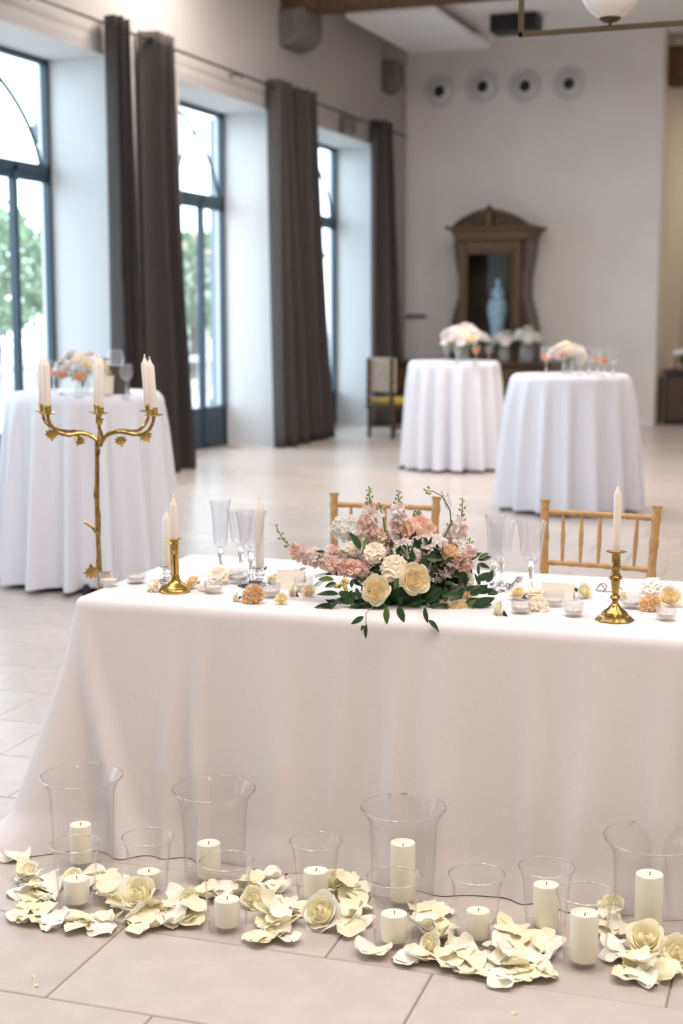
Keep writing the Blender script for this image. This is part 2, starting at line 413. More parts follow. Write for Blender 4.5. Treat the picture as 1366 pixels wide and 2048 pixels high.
bevel(MB().box(0.03, -.12, -.12, .18, .12, .12).obj('speaker_box', 'stone', sp, False), .02)
MB().tube([(0.0, 0, 0), (.05, 0, 0)], .02).obj('bracket', 'iron', sp)
P = aty(833, 632, YB)
hk = thing('coat_rail', 'small grey rail on the back wall between far curtain and cabinet', 'rail', P)
bevel(MB().box(-.16, -.05, -.03, .16, -.01, .03).obj('rail_bar', 'bluegrey', hk, False), .008)
MB().tube([(-.1, -.02, 0), (-.1, 0, 0)], .01).tube([(.1, -.02, 0), (.1, 0, 0)], .01).obj('rail_bracket', 'iron', hk)

# curtain rod
cr = thing('curtain_rod', 'long thin dark curtain rod along the left wall above the windows', 'curtain rod', (-7.05, 10, 4.36))
MB().tube([(0, -8, 0), (0, 11.3, 0)], .014, 8).obj('rod', 'iron', cr)
for y in (10.9, 15.25, 19.2, 7.3):
    MB().tube([(-.15, y-10, 0), (0, y-10, 0), (0, y-10, -.05)], .012, 6).obj('bracket', 'iron', cr)

# curtains
def curtain(lab, t0, t1, b0, b1, amp_t, amp_b, nf, xb=-7.0, seed=0, lean=0.0):
    rr = random.Random(seed); ph = [rr.uniform(0, 6) for _ in range(4)]
    t = thing('curtain', lab, 'curtain', (-7.05, t0, 0), 0, 'floor-length grey brown curtains on the left wall')
    def fn(u, v):
        z = 4.44*(1-v)+0.012; e = v**1.3
        y = (t0+(t1-t0)*u)*(1-e) + (b0+(b1-b0)*u)*e
        amp = amp_t + (amp_b-amp_t)*e
        x = amp*math.sin(2*PI*nf*u+ph[0]) + .3*amp*math.sin(2*PI*(nf*.5)*u+ph[1]+v*1.3) + .25*amp*math.sin(2*PI*nf*2*u+ph[2])*v
        y += .25*amp*math.cos(2*PI*nf*u+ph[0]+.5*v)
        return (x + lean*e, y-t0, z)
    o = MB().grid(fn, nf*14+1, 34).obj('drape', 'curtain', t)
    s = o.modifiers.new('thick', 'SOLIDIFY'); s.thickness = 0.006
    for k in range(nf):
        u = (k+.5)/nf; y = t0+(t1-t0)*u - t0
        MB().lathe([(.018, -.004), (.034, -.004), (.034, .004), (.018, .004)], 14, close=True).xf(tl((0, y, 4.36), Matrix.Rotation(PI/2, 4, 'X'))).obj('eyelet', 'iron', t)
    return t
def cy_(px, py): return atx(px, py, -7.05).y
def curtain_px(lab, a0, a1, ya, b0, b1, yb, nf, seed, lean): curtain(lab, cy_(a0, ya)+.11, cy_(a1, ya)-.11, cy_(b0, yb)+.10, cy_(b1, yb)-.12, .095, .12, nf, seed=seed, lean=lean)
curtain_px('grey brown curtain hanging right of the nearest window, nearest of the row', 207, 253, 80, 212, 292, 930, 3, 1, .04)
curtain_px('dark grey brown curtain left of the second window, its hem trailing on the floor', 285, 347, 100, 300, 382, 940, 4, 5, .06)
curtain_px('grey brown curtain hanging right of the second window, with a pale lit fold', 540, 577, 190, 544, 598, 885, 3, 3, .03)
curtain_px('grey brown curtain left of the farthest window, in deep folds', 584, 624, 205, 600, 658, 885, 4, 9, .05)
curtain_px('grey brown curtain in the far corner of the room behind the old chair', 750, 779, 265, 745, 790, 838, 3, 12, .03)
curtain('grey brown curtain left of the nearest window, just outside the picture on the left', 9.2, 9.8, 9.1, 9.85, .08, .1, 4, seed=14)

# ================================================================== OUTSIDE
MB().box(-60, -30, -.3, -8.0, 70, -.02).obj('terrace_ground', 'pavers', kind='structure', smooth=False)
def foliage(cx, cy, cz, rx, ry, rz, n, s, rr):
    mb = MB()
    for _ in range(n):
        a = rr.uniform(0, 2*PI); b = math.acos(rr.uniform(-1, 1)); r = rr.uniform(.55, 1.0)**.5 * rr.uniform(.85, 1.05)
        p = Vector((cx+rx*r*math.sin(b)*math.cos(a), cy+ry*r*math.sin(b)*math.sin(a), cz+rz*r*math.cos(b)))
        q = Euler((rr.uniform(0, 6), rr.uniform(0, 6), rr.uniform(0, 6))).to_matrix()
        ss = s*rr.uniform(.6, 1.3)
        vs = [p + q @ Vector(c)*ss for c in ((-1, 0, 0), (0, -.45, .1), (1, 0, 0), (0, .45, .1))]
        mb.add(vs, [(0, 1, 2, 3)])
    return mb
def tree(x, y, h, r, lab, n=1500, seed=0, trunk_h=None):
    rr = random.Random(seed)
    t = thing('garden_tree', lab, 'tree', (x, y, 0), 0, 'trees in the garden outside')
    th = trunk_h if trunk_h is not None else h*.45
    MB().tube([(0, 0, -.05), (.1, .05, th*.5), (0, .1, th), (.15, 0, h*.7)], [.16, .13, .11, .05], 8).obj('trunk', 'trunk', t)
    foliage(0, 0, (h+th*.6)/2, r, r, (h-th*.6)/2, n, .16, rr).obj('crown', 'hedge', t, False)
    return t
tree(-19.0, 27.5, 4.2, 1.6, 'rounded green tree seen through the right pane of the nearest window', 1600, 1)
tree(-23.5, 33.0, 5.0, 1.5, 'pale leafy tree far off beyond the nearest window', 1000, 2)
tree(-17.3, 29.5, 2.8, 1.2, 'low bushy tree outside the second window', 1100, 3, .3)
tree(-17.5, 34.5, 4.0, 2.4, 'wide tree far behind the terrace, seen through the second window', 1600, 4)
tree(-26.0, 30.0, 2.6, 2.0, 'low shrub at the left edge of the picture outside', 1200, 5, .3)
# palm
pt = thing('garden_palm', 'palm with arching fronds outside the nearest window', 'palm', (-17.0, 24.2, 0))
MB().tube([(0, 0, -.05), (.05, 0, .8), (0, .05, 1.7)], [.14, .11, .10], 10).obj('trunk', 'trunk', pt)
for k in range(13):
    a = 2*PI*k/13; d = Vector((math.cos(a), math.sin(a), 0)); e = .5+.5*((k*7) % 5)/5
    mb = MB(); pts = [Vector((0, 0, 1.7)) + d*(t*1.3) + Vector((0, 0, e*1.3*t-1.5*t*t)) for t in [i/8 for i in range(9)]]
    mb.tube(pts, .012, 4)
    for i in range(1, 9):
        for s in (-1, 1):
            q = pts[i]; sd = Vector((-d.y, d.x, 0))*s
            mb.add([q, q+sd*.32+d*.12+Vector((0, 0, -.12)), q+sd*.3+d*.2+Vector((0, 0, -.13)), q+d*.05], [(0, 1, 2, 3)])
    mb.obj('frond', 'hedge', pt, False)
# pergola posts, low wall, far building
for i, (x, y, lab) in enumerate([(-10.6, 22.1, 'blue grey post on the terrace outside the second window')]):
    pz = thing('terrace_post', lab, 'post', (x, y, 0))
    bevel(MB().box(-.15, -.15, -.02, .15, .15, 4.9).obj('post_shaft', 'bluegrey', pz, False), .01)
    bevel(MB().box(-.2, -.2, -.02, .2, .2, .25).obj('post_base', 'bluegrey', pz, False), .01)
lw = thing('terrace_wall', 'low pale balustrade wall with a coping along the terrace outside', 'wall', (-14.5, 15, 0))
for k in range(22):
    y = k*1.2 - 4
    MB().lathe([(.09, 0), (.09, .05), (.045, .12), (.085, .3), (.05, .5), (.07, .62), (.09, .65)], 10, 0, y).obj('baluster', 'render', lw)
    MB().lathe([(.09, 0), (.09, .05), (.045, .12), (.085, .3), (.05, .5), (.07, .62), (.09, .65)], 10, 0, y+.6).obj('baluster', 'render', lw)
MB().box(-.16, -4.4, .65, .16, 22, .77).obj('coping', 'render', lw, False)
MB().box(-.14, -4.4, -.02, .14, 22, .0).obj('plinth', 'render', lw, False)
bd = thing('far_building', 'pale building with clay roof beyond the garden, seen through the second window', 'building', (-21, 43, 0))
MB().box(-5, -2, -.05, 3, 2, 3.6).obj('wall', 'render', bd, False)
MB().prism([(-2.4, 3.6), (0, 4.4), (2.4, 3.6)], -5.3, 3.3, lambda a, b, c: (c, a, b)).obj('roof', 'roof', bd, False)
for k in (-3.5, -1, 1.5):
    wdo = MB().box(k-.4, -2.06, 1.2, k+.4, -1.99, 2.5).obj('window', 'bluegrey', bd, False)
    MB().box(k-.33, -2.08, 1.27, k+.33, -2.06, 2.43).obj('pane', 'mirror', wdo, False)
P = atx(75, 265, -8.9)
ln = thing('outdoor_lantern', 'small grey lantern on a bracket outside the nearest window', 'lantern', P)
MB().lathe([(.0, .13), (.03, .11), (.09, .05), (.07, .04), (.05, -.1), (.03, -.12), (0, -.13)], 6).obj('lantern_body', 'bluegrey', ln, False)
MB().tube([(0, 0, .03), (.0, .25, .02), (0.5, .55, .0), (.93, .6, 0)], .012, 6).obj('bracket', 'bluegrey', ln)

# ================================================================== pendant lamp
g = Vector((-1.165, 6.237, 2.975)); zb = 2.818; xl = -1.55
pd = thing('pendant_lamp', 'brass frame pendant lamp holding an opal white glass globe', 'lamp', (g.x, g.y, zb))
fr = MB(); t_ = .011
def sq(mb, a, b):
    lo = [min(a[i], b[i])-t_ for i in range(3)]; hi = [max(a[i], b[i])+t_ for i in range(3)]; mb.box(*lo, *hi)
xl_ = xl-g.x
sq(fr, (xl_, 0, 0), (xl_, 0, ZC-zb-.01)); sq(fr, (xl_, 0, 0), (1.5, 0, 0)); sq(fr, (1.5, 0, 0), (1.5, 0, ZC-zb-.01))
bevel(fr.obj('lamp_frame', 'lampbrass', pd, False), .003)
for gx in (0.0, 0.9):
    MB().lathe([(.0, -.125)]+[(.125*math.cos(a), .125*math.sin(a)) for a in [-PI/2+PI*i/18 for i in range(1, 18)]]+[(0, .125)], 32, gx, 0, .157).obj('globe_shade', 'globe', pd)
    MB().lathe([(.0, .0), (.006, .0), (.006, .022), (.03, .026), (.042, .034), (.050, .046), (.04, .05), (0, .05)], 24, gx, 0, 0.0).obj('globe_cup', 'lampbrass', pd)

# ================================================================== back furniture
# sideboard
sb = thing('sideboard', 'long dark walnut sideboard standing against the back wall under the cabinet', 'sideboard', (-5.9, 21.2, 0))
bevel(MB().box(-1.2, -.74, .90, 1.35, .45, .96).obj('top', 'darkwood', sb, False), .01)
bevel(MB().box(-1.13, -.67, .22, 1.28, .42, .90).obj('body', 'darkwood', sb, False), .01)
for x in (-1.05, 1.2):
    for y in (-.60, .35): MB().lathe([(.03, 0), (.04, .03), (.03, .08), (.045, .16), (.05, .22)], 12, x, y).obj('leg', 'darkwood', sb)
for k in range(3):
    d = bevel(MB().box(-1.07+k*.78, -.695, .55, -1.07+k*.78+.70, -.67, .86).obj('drawer', 'gilt', sb, False), .006)
    MB().lathe([(.008, 0), (.02, .02), (0, .03)], 10).xf(tl((-.72+k*.78, -.695, .7), Matrix.Rotation(PI/2, 4, 'X'))).obj('knob', 'brass', d)
# display cabinet (vitrine) with arched pediment
CZ = .945
cb = thing('display_cabinet', 'ornate gilded wooden display cabinet with arched pediment and glazed front', 'cabinet', (-5.62, 20.92, .96))
W2 = .50
MB().prism([(-W2, .0), (W2, .0), (W2, .06), (-W2, .06)], -.05, .72, lambda a, b, c: (a, c, b)).obj('plinth', 'gilt', cb, False)
f = MB()
f.prism([(-W2+.02, .06), (-W2+.12, .06), (-W2+.12, 1.86), (-W2+.02, 1.86)], -.02, .06, lambda a, b, c: (a, c, b))
f.prism([(W2-.12, .06), (W2-.02, .06), (W2-.02, 1.86), (W2-.12, 1.86)], -.02, .06, lambda a, b, c: (a, c, b))
f.prism([(-W2+.12, .06), (W2-.12, .06), (W2-.12, .24), (-W2+.12, .24)], -.01, .06, lambda a, b, c: (a, c, b))
f.prism([(-W2+.12, 1.66), (W2-.12, 1.66), (W2-.12, 1.86), (-W2+.12, 1.86)], -.01, .06, lambda a, b, c: (a, c, b))
bevel(f.obj('door_frame', 'gilt', cb, False), .012)
bd_ = MB()
for s in (-1, 1):
    bd_.box(s*(W2-.145)-.02, -.03, .22, s*(W2-.145)+.02, -.005, 1.70)
bd_.box(-W2+.13, -.03, .21, W2-.13, -.005, .25).box(-W2+.13, -.03, 1.65, W2-.13, -.005, 1.69)
bevel(bd_.obj('moulding', 'gilt', cb, False), .008)
MB().box(-W2+.12, .01, .24, W2-.12, .016, 1.66).obj('glass_pane', 'pane', cb, False)
def side(s):
    pts = []
    for i in range(25):
        z = .0+1.86*i/24; e = .14*max(0, math.cos((z-.25)*PI/1.5))**1.0 if z < 1.0 else 0
        e2 = .07*math.sin(max(0, (z-1.3)/.56)*PI/2) if z > 1.3 else 0
        pts.append((W2+.0+e+e2, z))
    poly = [(W2-.03, 0)] + pts + [(W2-.03, 1.86)]
    return MB().prism([(s*a, b) for a, b in poly][::s], .06, .70, lambda a, b, c: (a, c, b))
for s in (-1, 1): side(s).obj('side_panel', 'darkwood', cb, False)
MB().box(-W2+.02, .68, .06, W2-.02, .72, 1.86).obj('back_panel', 'darkwood', cb, False)
bevel(MB().prism([(-W2-.02, 1.86), (W2+.06, 1.86), (W2+.12, 2.02), (-W2-.10, 2.02)], -.06, .74, lambda a, b, c: (a, c, b)).obj('entablature', 'gilt', cb, False), .012)
bevel(MB().prism([(-W2-.15, 2.02), (W2+.17, 2.02), (W2+.20, 2.08), (-W2-.19, 2.08)], -.10, .76, lambda a, b, c: (a, c, b)).obj('cornice', 'gilt', cb, False), .01)
def arc(r0, ky): return [(-.58+1.16*i/20, 2.07 + ky*(math.sin(PI*i/20)**.8)*r0) for i in range(21)]
MB().prism(arc(1, .25)[::-1], .0, .3, lambda a, b, c: (a, c, b)).obj('pediment', 'darkwood', cb, False)
rim = arc(1, .27); rimi = arc(1, .20)
MB().prism((rim + rimi[::-1])[::-1], -.07, .3, lambda a, b, c: (a, c, b)).obj('pediment_arch', 'gilt', cb, False)
MB().lathe([(.0, 0), (.05, .02), (.075, .10), (.05, .2), (.07, .26), (.03, .32), (0, .34)], 12, 0.0, -.06, 2.06).obj('crest_ornament', 'gilt', cb)
for s in (-1, 1):
    MB().tube([(s*(.12+.10*t+.06*math.cos(5*t)), -.06, 2.12+.05*math.sin(5*t)) for t in [i/10*1.6 for i in range(11)]], .018, 6).obj('scroll', 'gilt', cb)
vs_ = thing('porcelain_jar', 'tall blue and white porcelain jar with pointed lid inside the glazed cabinet', 'jar', (-5.56, 21.2, 1.03))
MB().lathe([(.09, 0), (.10, .03), (.085, .1), (.10, .25), (.155, .48), (.165, .58), (.13, .68), (.09, .72), (.10, .75)], 28, 0, 0, .16).obj('jar_body', 'porc', vs_)
MB().lathe([(.10, .86), (.105, .88), (.085, .95), (.035, 1.0), (.03, 1.03), (.045, 1.06), (.01, 1.12), (0, 1.13)], 24, 0, 0, .05).obj('lid', 'porc', vs_)
MB().lathe([(.11, 0), (.11, .10), (.09, .16)], 20).obj('stand', 'darkwood', vs_)
cb.scale = (1, 1, .965)
# old chair
ch = thing('old_armchair', 'old dark wooden chair with beige upholstered back and gold seat in the far corner', 'chair', (-6.2, 18.2, 0), 2.62)
def turned(x, y, z0, z1, r=.028):
    n = 12; return MB().lathe([(r*(.7+.5*abs(math.sin(k*1.3))), z0+(z1-z0)*k/n) for k in range(n+1)], 10, x, y)
for sx in (-.24, .24):
    for sy in (-.22, .22): turned(sx, sy, 0, .44).obj('leg', 'darkwood', ch)
    turned(sx, .24, .44, 1.08).obj('back_post', 'darkwood', ch)
bevel(MB().box(-.27, -.27, .40, .27, .27, .46).obj('seat_frame', 'darkwood', ch, False), .01)
bevel(MB().box(-.25, -.25, .46, .25, .2, .54).obj('seat', 'uphy', ch, False), .03, 3)
bevel(MB().box(-.25, .16, .62, .25, .22, 1.08).obj('backrest', 'uph', ch, False), .02, 3)
for sx in (-.24, .24): MB().tube([(sx, -.2, .15), (sx, .2, .15)], .016).obj('stretcher', 'darkwood', ch)
# right recess
MB().box(-3.25, 22.1, 5.05, XR, 22.5, 5.6).obj('trim_2', 'beam', kind='structure', smooth=False)
dr = thing('door_1', None, None, (-2.72, 24.2, 0)); dr['kind'] = 'structure'
bevel(MB().box(-.0, 0, 0, 1.0, .06, 2.9).obj('door_leaf', 'door', dr, False), .008)
MB().box(.1, -.02, .3, .9, 0, 1.2).obj('door_panel', 'door', dr, False)
MB().box(.1, -.02, 1.4, .9, 0, 2.6).obj('door_panel', 'door', dr, False)
cbx = thing('bar_counter', 'dark wooden cabinet standing in the recess at the right edge', 'cabinet', (-2.2, 22.3, 0))
bevel(MB().box(-.95, -.3, .0, 1.0, .35, .78).obj('body', 'sofa', cbx, False), .02)
bevel(MB().box(-.98, -.33, .78, 1.03, .38, .83).obj('top', 'darkwood', cbx, False), .01)
MB().box(-.90, -.32, .08, .0, -.3, .7).obj('door', 'darkwood', cbx, False)
MB().box(.05, -.32, .08, .95, -.3, .7).obj('door', 'darkwood', cbx, False)
lp = thing('desk_lamp', 'black desk lamp with long white tilted shade on the dark cabinet at the right edge', 'lamp', (-3.02, 22.2, .83))
MB().lathe([(.07, 0), (.07, .015), (.012, .02), (.01, .22)], 16).obj('lamp_base', 'black', lp)
bevel(MB().box(-.17, -.05, -.045, .17, .05, .045).xf(tl((.12, 0, .27), Matrix.Rotation(-.18, 4, 'Y'))).obj('lamp_shade', 'white', lp, False), .03, 3)
gpl = thing('potted_plant', 'small green plant on the dark cabinet under the white lamp shade', 'plant', (-2.86, 22.3, .83))
MB().lathe([(.05, 0), (.07, .08), (.06, .08), (.05, .07)], 16).obj('pot', 'stone', gpl)
foliage(0, 0, .15, .12, .1, .09, 90, .05, random.Random(3)).obj('foliage', 'leafl', gpl, False)

# ================================================================== flowers: prototypes
def petal_mb(r, h, wid_, curl, az=0.0, ruffle=0.0, rf=5, nu=7, nv=6, seed=0, open_=1.0):
    rr = random.Random(seed); ph = rr.uniform(0, 6)
    def fn(u, v):
        s = 2*u-1; wv = wid_*max(.12, math.sin(PI*min(1, .10+.72*v))**.75)
        edge = 1-.16*s*s*v
        rho = r*(.12+.88*math.sin(v*PI/2*.95)**.8)*open_ if open_ else 0
        z = h*(v**1.15)*edge
        k = max(0, v-.72)/.28
        rho += curl*k*k*r; z -= curl*k*k*h*.28
        rho += ruffle*r*math.sin(rf*PI*s+ph)*v*v
        a = az + s*wv
        return (rho*math.cos(a), rho*math.sin(a), z + ruffle*h*.6*math.cos(rf*PI*s+ph)*v*v)
    return MB().grid(fn, nu, nv)
ROSE = {}
def rose_meshes(key, m, seed=0):
    """heart mesh + outer petal meshes of a unit rose (radius about 1, axis +Z)"""
    if (key, m) in ROSE: return ROSE[(key, m)]
    rr = random.Random(seed); heart = MB()
    heart.lathe([(.5, .05), (.62, .35), (.55, .60), (.34, .78), (.16, .88), (0, .93)], 16)
    def sp_(u, v):
        a = u*2*PI*1.9; r_ = .03+.17*u
        return (r_*(.9+.2*v)*math.cos(a), r_*(.9+.2*v)*math.sin(a), .72+.36*v-.07*u)
    heart.grid(sp_, 30, 3)
    def wrap(rad, z0, z1, half, az, curl, nu=9, nv=5):
        ph = rr.uniform(0, 6)
        def fn(u, v):
            s = 2*u-1; edge = 1-.30*s*s
            zz = z0+(z1-z0)*v*edge; k = max(0, v-.6)/.4
            r_ = rad*(.86+.14*v) + curl*k*k*(1+.3*math.sin(3*s+ph)) + .02*s
            a = az+s*half*(1-.12*v)
            return (r_*math.cos(a), r_*math.sin(a), zz - curl*.35*k*k)
        return MB().grid(fn, nu, nv)
    for rad, z1, n, hf, cu in [(.25, 1.06, 3, 1.25, .03), (.34, 1.03, 3, 1.15, .05), (.43, .99, 4, 1.0, .07), (.53, .94, 4, .95, .10)]:
        o_ = rr.uniform(0, 6)
        for i in range(n):
            q = wrap(rad*rr.uniform(.96, 1.04), .2, z1*rr.uniform(.97, 1.02), hf, o_+2*PI*i/n, cu); heart.add(q.v, q.f)
    outs = []
    for rad, z0, z1, n, hf, cu in [(.64, .10, .88, 5, .80, .16), (.75, .02, .76, 5, .78, .24)]:
        o_ = rr.uniform(0, 6)
        for i in range(n):
            outs.append(wrap(rad, z0, z1*rr.uniform(.93, 1.04), hf, o_+2*PI*i/n+rr.uniform(-.1, .1), cu*rr.uniform(.8, 1.3), 9, 7).mesh('petal', m))
    hm = heart.mesh('heart', {'rosec': 'roseheart', 'petal': 'petalheart', 'petalw': 'petalheart', 'peachp': 'roseheart'}.get(m, m))
    cal = MB()
    for i in range(5):
        a = 2*PI*i/5
        cal.add([(.1*math.cos(a-.5), .1*math.sin(a-.5), 0), (.1*math.cos(a+.5), .1*math.sin(a+.5), 0), (.62*math.cos(a), .62*math.sin(a), .02), (.35*math.cos(a-.2), .35*math.sin(a-.2), -.05)], [(0, 3, 2, 1)])
    cal.lathe([(.0, -.25), (.10, -.22), (.15, -.08), (.2, .06), (0, .1)], 8)
    ROSE[(key, m)] = (hm, outs, cal.mesh('calyx', 'leafl'))
    return ROSE[(key, m)]
def rose(P, axis, size, m='rosec', key=0, parent=None, name='rose', label=None, cat=None, group=None, roll=None, split=True):
    hm, outs, cal = rose_meshes(key, m, key*11)
    roll = R.uniform(0, 6) if roll is None else roll
    mx = tl(P, aim(axis, roll)) @ Matrix.Diagonal((size, size, size*.85, 1))
    o = link(name, hm if parent is None or True else None, parent, matrix=mx, label=label, cat=cat, group=group)
    for p in outs: link('petal', p, o)
    link('calyx', cal, o)
    return o
CARN = {}
def carnation_mesh(m, seed=0, n=46, rf=5, ruf=.10):
    """ruffled pompom of fan-shaped petals; few (n < 30) = broad soft petals, many = tight frills"""
    if (m, seed, n) in CARN: return CARN[(m, seed, n)]
    rr = random.Random(seed); mb = MB(); broad = n < 34
    mb.lathe([(.0, .0), (.4, .05), (.64, .25), (.60, .50), (.36, .72), (0, .80)], 12)
    for i in range(n):
        t = (i+.5)/n; th = math.acos(1-1.25*t); az = i*2.399
        d = Vector((math.sin(th)*math.cos(az), math.sin(th)*math.sin(az), math.cos(th)))
        side_ = d.cross(Vector((rr.uniform(-1, 1), rr.uniform(-1, 1), rr.uniform(-1, 1)))) if not broad else d.cross(Vector((0, 0, 1))+Vector((rr.uniform(-.3, .3), rr.uniform(-.3, .3), 0)))
        side_.normalize(); nn = d.cross(side_); ph = rr.uniform(0, 6); W_ = (.34 if not broad else .58)*rr.uniform(.8, 1.15); R1 = rr.uniform(.86, 1.06)
        zz = 9 if not broad else 11; wav = .11 if not broad else .07
        def fn(u, v):
            s_ = 2*u-1; rad = .62+(R1-.62)*v*(1-.18*s_*s_) + (.07*v*((int(round(u*(zz-1))) % 2)*2-1) if not broad else .03*v*math.sin(9*s_+ph))
            p = d*rad + side_*s_*W_*(.35+.65*v) + nn*(wav*v*math.sin(5*s_+ph) + (.18*v*v*(1 if broad else 0)))
            return (p.x, p.y, p.z*.85+.15)
        q = MB().grid(fn, zz, 4); mb.add(q.v, q.f)
    CARN[(m, seed, n)] = mb.mesh('blossom', m); return CARN[(m, seed, n)]
def carnation(P, axis, size, m='peach', seed=0, parent=None, name='carnation', label=None, cat=None, group=None, n=70, flat=.9, leafy=True):
    o = link(name, carnation_mesh(m, seed, n), parent, matrix=tl(P, aim(axis, R.uniform(0, 6))) @ Matrix.Diagonal((size, size, size*flat, 1)), label=label, cat=cat, group=group)
    if leafy: link('calyx', rose_meshes(0, 'rosec')[2], o)
    return o
def floret_mesh(m, seed):
    rr = random.Random(seed); mb = MB()
    for ring, (rad, hh, n) in enumerate([(.35, .7, 3), (.75, .6, 4), (1.0, .35, 5)]):
        for i in range(n):
            q = petal_mb(rad, hh, .62, .2, 2*PI*i/n+ring*.7+rr.uniform(-.2, .2), .10, 3, 6, 5, seed=seed*7+i)
            mb.add(q.v, q.f)
    return mb.mesh('floret', m)
FLOR = {m: [floret_mesh(m, s) for s in range(3)] for m in ('pink', 'pinkl', 'peachp', 'whitef')}
budm = MB().lathe([(.0, -1), (.35, -.8), (.6, -.2), (.55, .35), (.3, .8), (0, 1)], 8).mesh('bud', 'bud')
def leaf_mesh(l, wd, m, droop=.25, fold=.15, twist=0.0):
    def fn(u, v):
        s = 2*u-1; wv = wd*(math.sin(PI*v**.8)**.85) if 0 < v < 1 else 0.0005
        x = l*v; y = s*wv/2; z = -droop*l*v*v + abs(s)*fold*wv + 0.02*l*math.sin(6*v)*s
        return (x, y*math.cos(twist*v)-0*z, z + y*math.sin(twist*v))
    return MB().grid(fn, 5, 9).mesh('leaf', m)
LEAF = [leaf_mesh(1, .38, 'leaf', .25, .2), leaf_mesh(1, .46, 'leaf', .1, .15, .4), leaf_mesh(1, .30, 'leaf', .4, .2, -.4), leaf_mesh(1, .40, 'leafl', .2, .2, .3)]
def dirmat(P, d, size, roll=0.0):
    """local X along d, local Z up-ish"""
    x = Vector(d).normalized(); y = Vector((0, 0, 1)).cross(x); y = y.normalized() if y.length > 1e-3 else Vector((0, 1, 0)); z = x.cross(y)
    m = Matrix((x, y, z)).transposed().to_4x4() @ Matrix.Rotation(roll, 4, 'X')
    return tl(P, m) @ Matrix.Diagonal((size, size, size, 1))

# ================================================================== bistro tables
def bistro(cx, cy, h, r0, r1, nf, seed, lab, labc):
    t = thing('bistro_table', lab, 'table', (cx, cy, 0), 0, 'high round cocktail tables')
    MB().lathe([(0, h-.035), (r0*.93, h-.035), (r0*.94, h-.004), (0, h-.004)], 48).obj('tabletop', 'darkwood', t)
    MB().lathe([(.03, .05), (.03, h-.035)], 16).obj('pole', 'iron', t)
    for k in range(4):
        a = k*PI/2+.5; MB().tube([(0, 0, .06), (.55*math.cos(a), .55*math.sin(a), .03), (.585*math.cos(a), .585*math.sin(a), .0)], [.03, .022, .02], 8).obj('foot', 'iron', t)
    rr = random.Random(seed); ph = [rr.uniform(0, 6) for _ in range(5)]
    amp = [1+.35*math.sin(k*2.1+ph[0]) for k in range(nf)]
    def fn(u, v):
        a = 2*PI*u
        if v < .18:
            q = v/.18; return (r0*.95*q*math.cos(a), r0*.95*q*math.sin(a), h+.002)
        q = (v-.18)/.82
        drop = q**1.5; z = h + .002 - (h-.03)*drop
        if q < .2: z = h + .002 - (h-.03)*drop*min(1, q/.2+.35)
        fold = math.sin(nf*a+ph[0]+.6*math.sin(a*3+ph[1]))
        fold = fold*(1-.25*abs(fold))*1.2
        f2 = .3*math.sin((nf*2+1)*a+ph[2])
        rad = r0*.95+.03*min(1, drop*25) + (r1-r0)*drop**.8 + (.004+.062*drop**.6)*min(1, q*3)*(fold+f2)*(1+.3*math.sin(2*a+ph[3]))
        return (rad*math.cos(a), rad*math.sin(a), z)
    o = MB().grid(fn, 220, 34, wrap=True).obj('tablecloth', 'clothw', None, loc=(cx, cy, 0), label=labc, cat='tablecloth', group='white cocktail tablecloths')
    return t
bistro(-4.57, 7.58, 1.155, .46, .545, 15, 3, 'high round cocktail table behind the brass candelabra, nearest of the three', 'floor-length white cloth on the cocktail table behind the candelabra')
bistro(-4.32, 14.68, 1.15, .48, .53, 16, 8, 'high round cocktail table farthest away, in front of the cabinet', 'white cloth on the farthest cocktail table, its dark feet showing below')
bistro(-2.48, 11.89, 1.135, .49, .565, 16, 6, 'high round cocktail table on the right, behind the right-hand chair', 'floor-length white cloth on the cocktail table behind the right chair')

# glass vessels
def goblet_mb(kind, s=1.0):
    """returns (bowl profile, stem profile)"""
    if kind == 'flute':
        bowl = [(.006, .085), (.013, .088), (.018, .10), (.0195, .115), (.0205, .15), (.0235, .19), (.0285, .215), (.0275, .216), (.0225, .19), (.0193, .15), (.0180, .115), (.0165, .102), (.0, .096)]
        stem = [(.0, .0), (.031, .0), (.032, .002), (.012, .006), (.0055, .012), (.0045, .03), (.005, .055), (.007, .062), (.0095, .070), (.008, .076), (.0085, .084), (.007, .088), (0, .09)]
    elif kind == 'goblet':
        bowl = [(.006, .083), (.016, .087), (.024, .098), (.0275, .115), (.0295, .14), (.033, .168), (.0375, .183), (.0362, .184), (.0318, .167), (.028, .14), (.026, .115), (.0225, .10), (.0, .092)]
        stem = [(.0, .0), (.034, .0), (.035, .002), (.013, .006), (.0058, .012), (.0048, .03), (.0055, .052), (.007, .058), (.0095, .066), (.008, .072), (.0085, .082), (.007, .086), (0, .088)]
    else:  # balloon wine glass
        bowl = [(.004, .085), (.02, .09), (.037, .11), (.043, .135), (.040, .165), (.034, .19), (.033, .19), (.039, .165), (.0418, .135), (.036, .112), (.019, .092), (0, .088)]
        stem = [(.0, .0), (.034, .0), (.034, .002), (.008, .006), (.004, .02), (.004, .07), (.006, .086), (0, .088)]
    return [(a*s, b*s) for a, b in bowl], [(a*s, b*s) for a, b in stem]
GM = {}
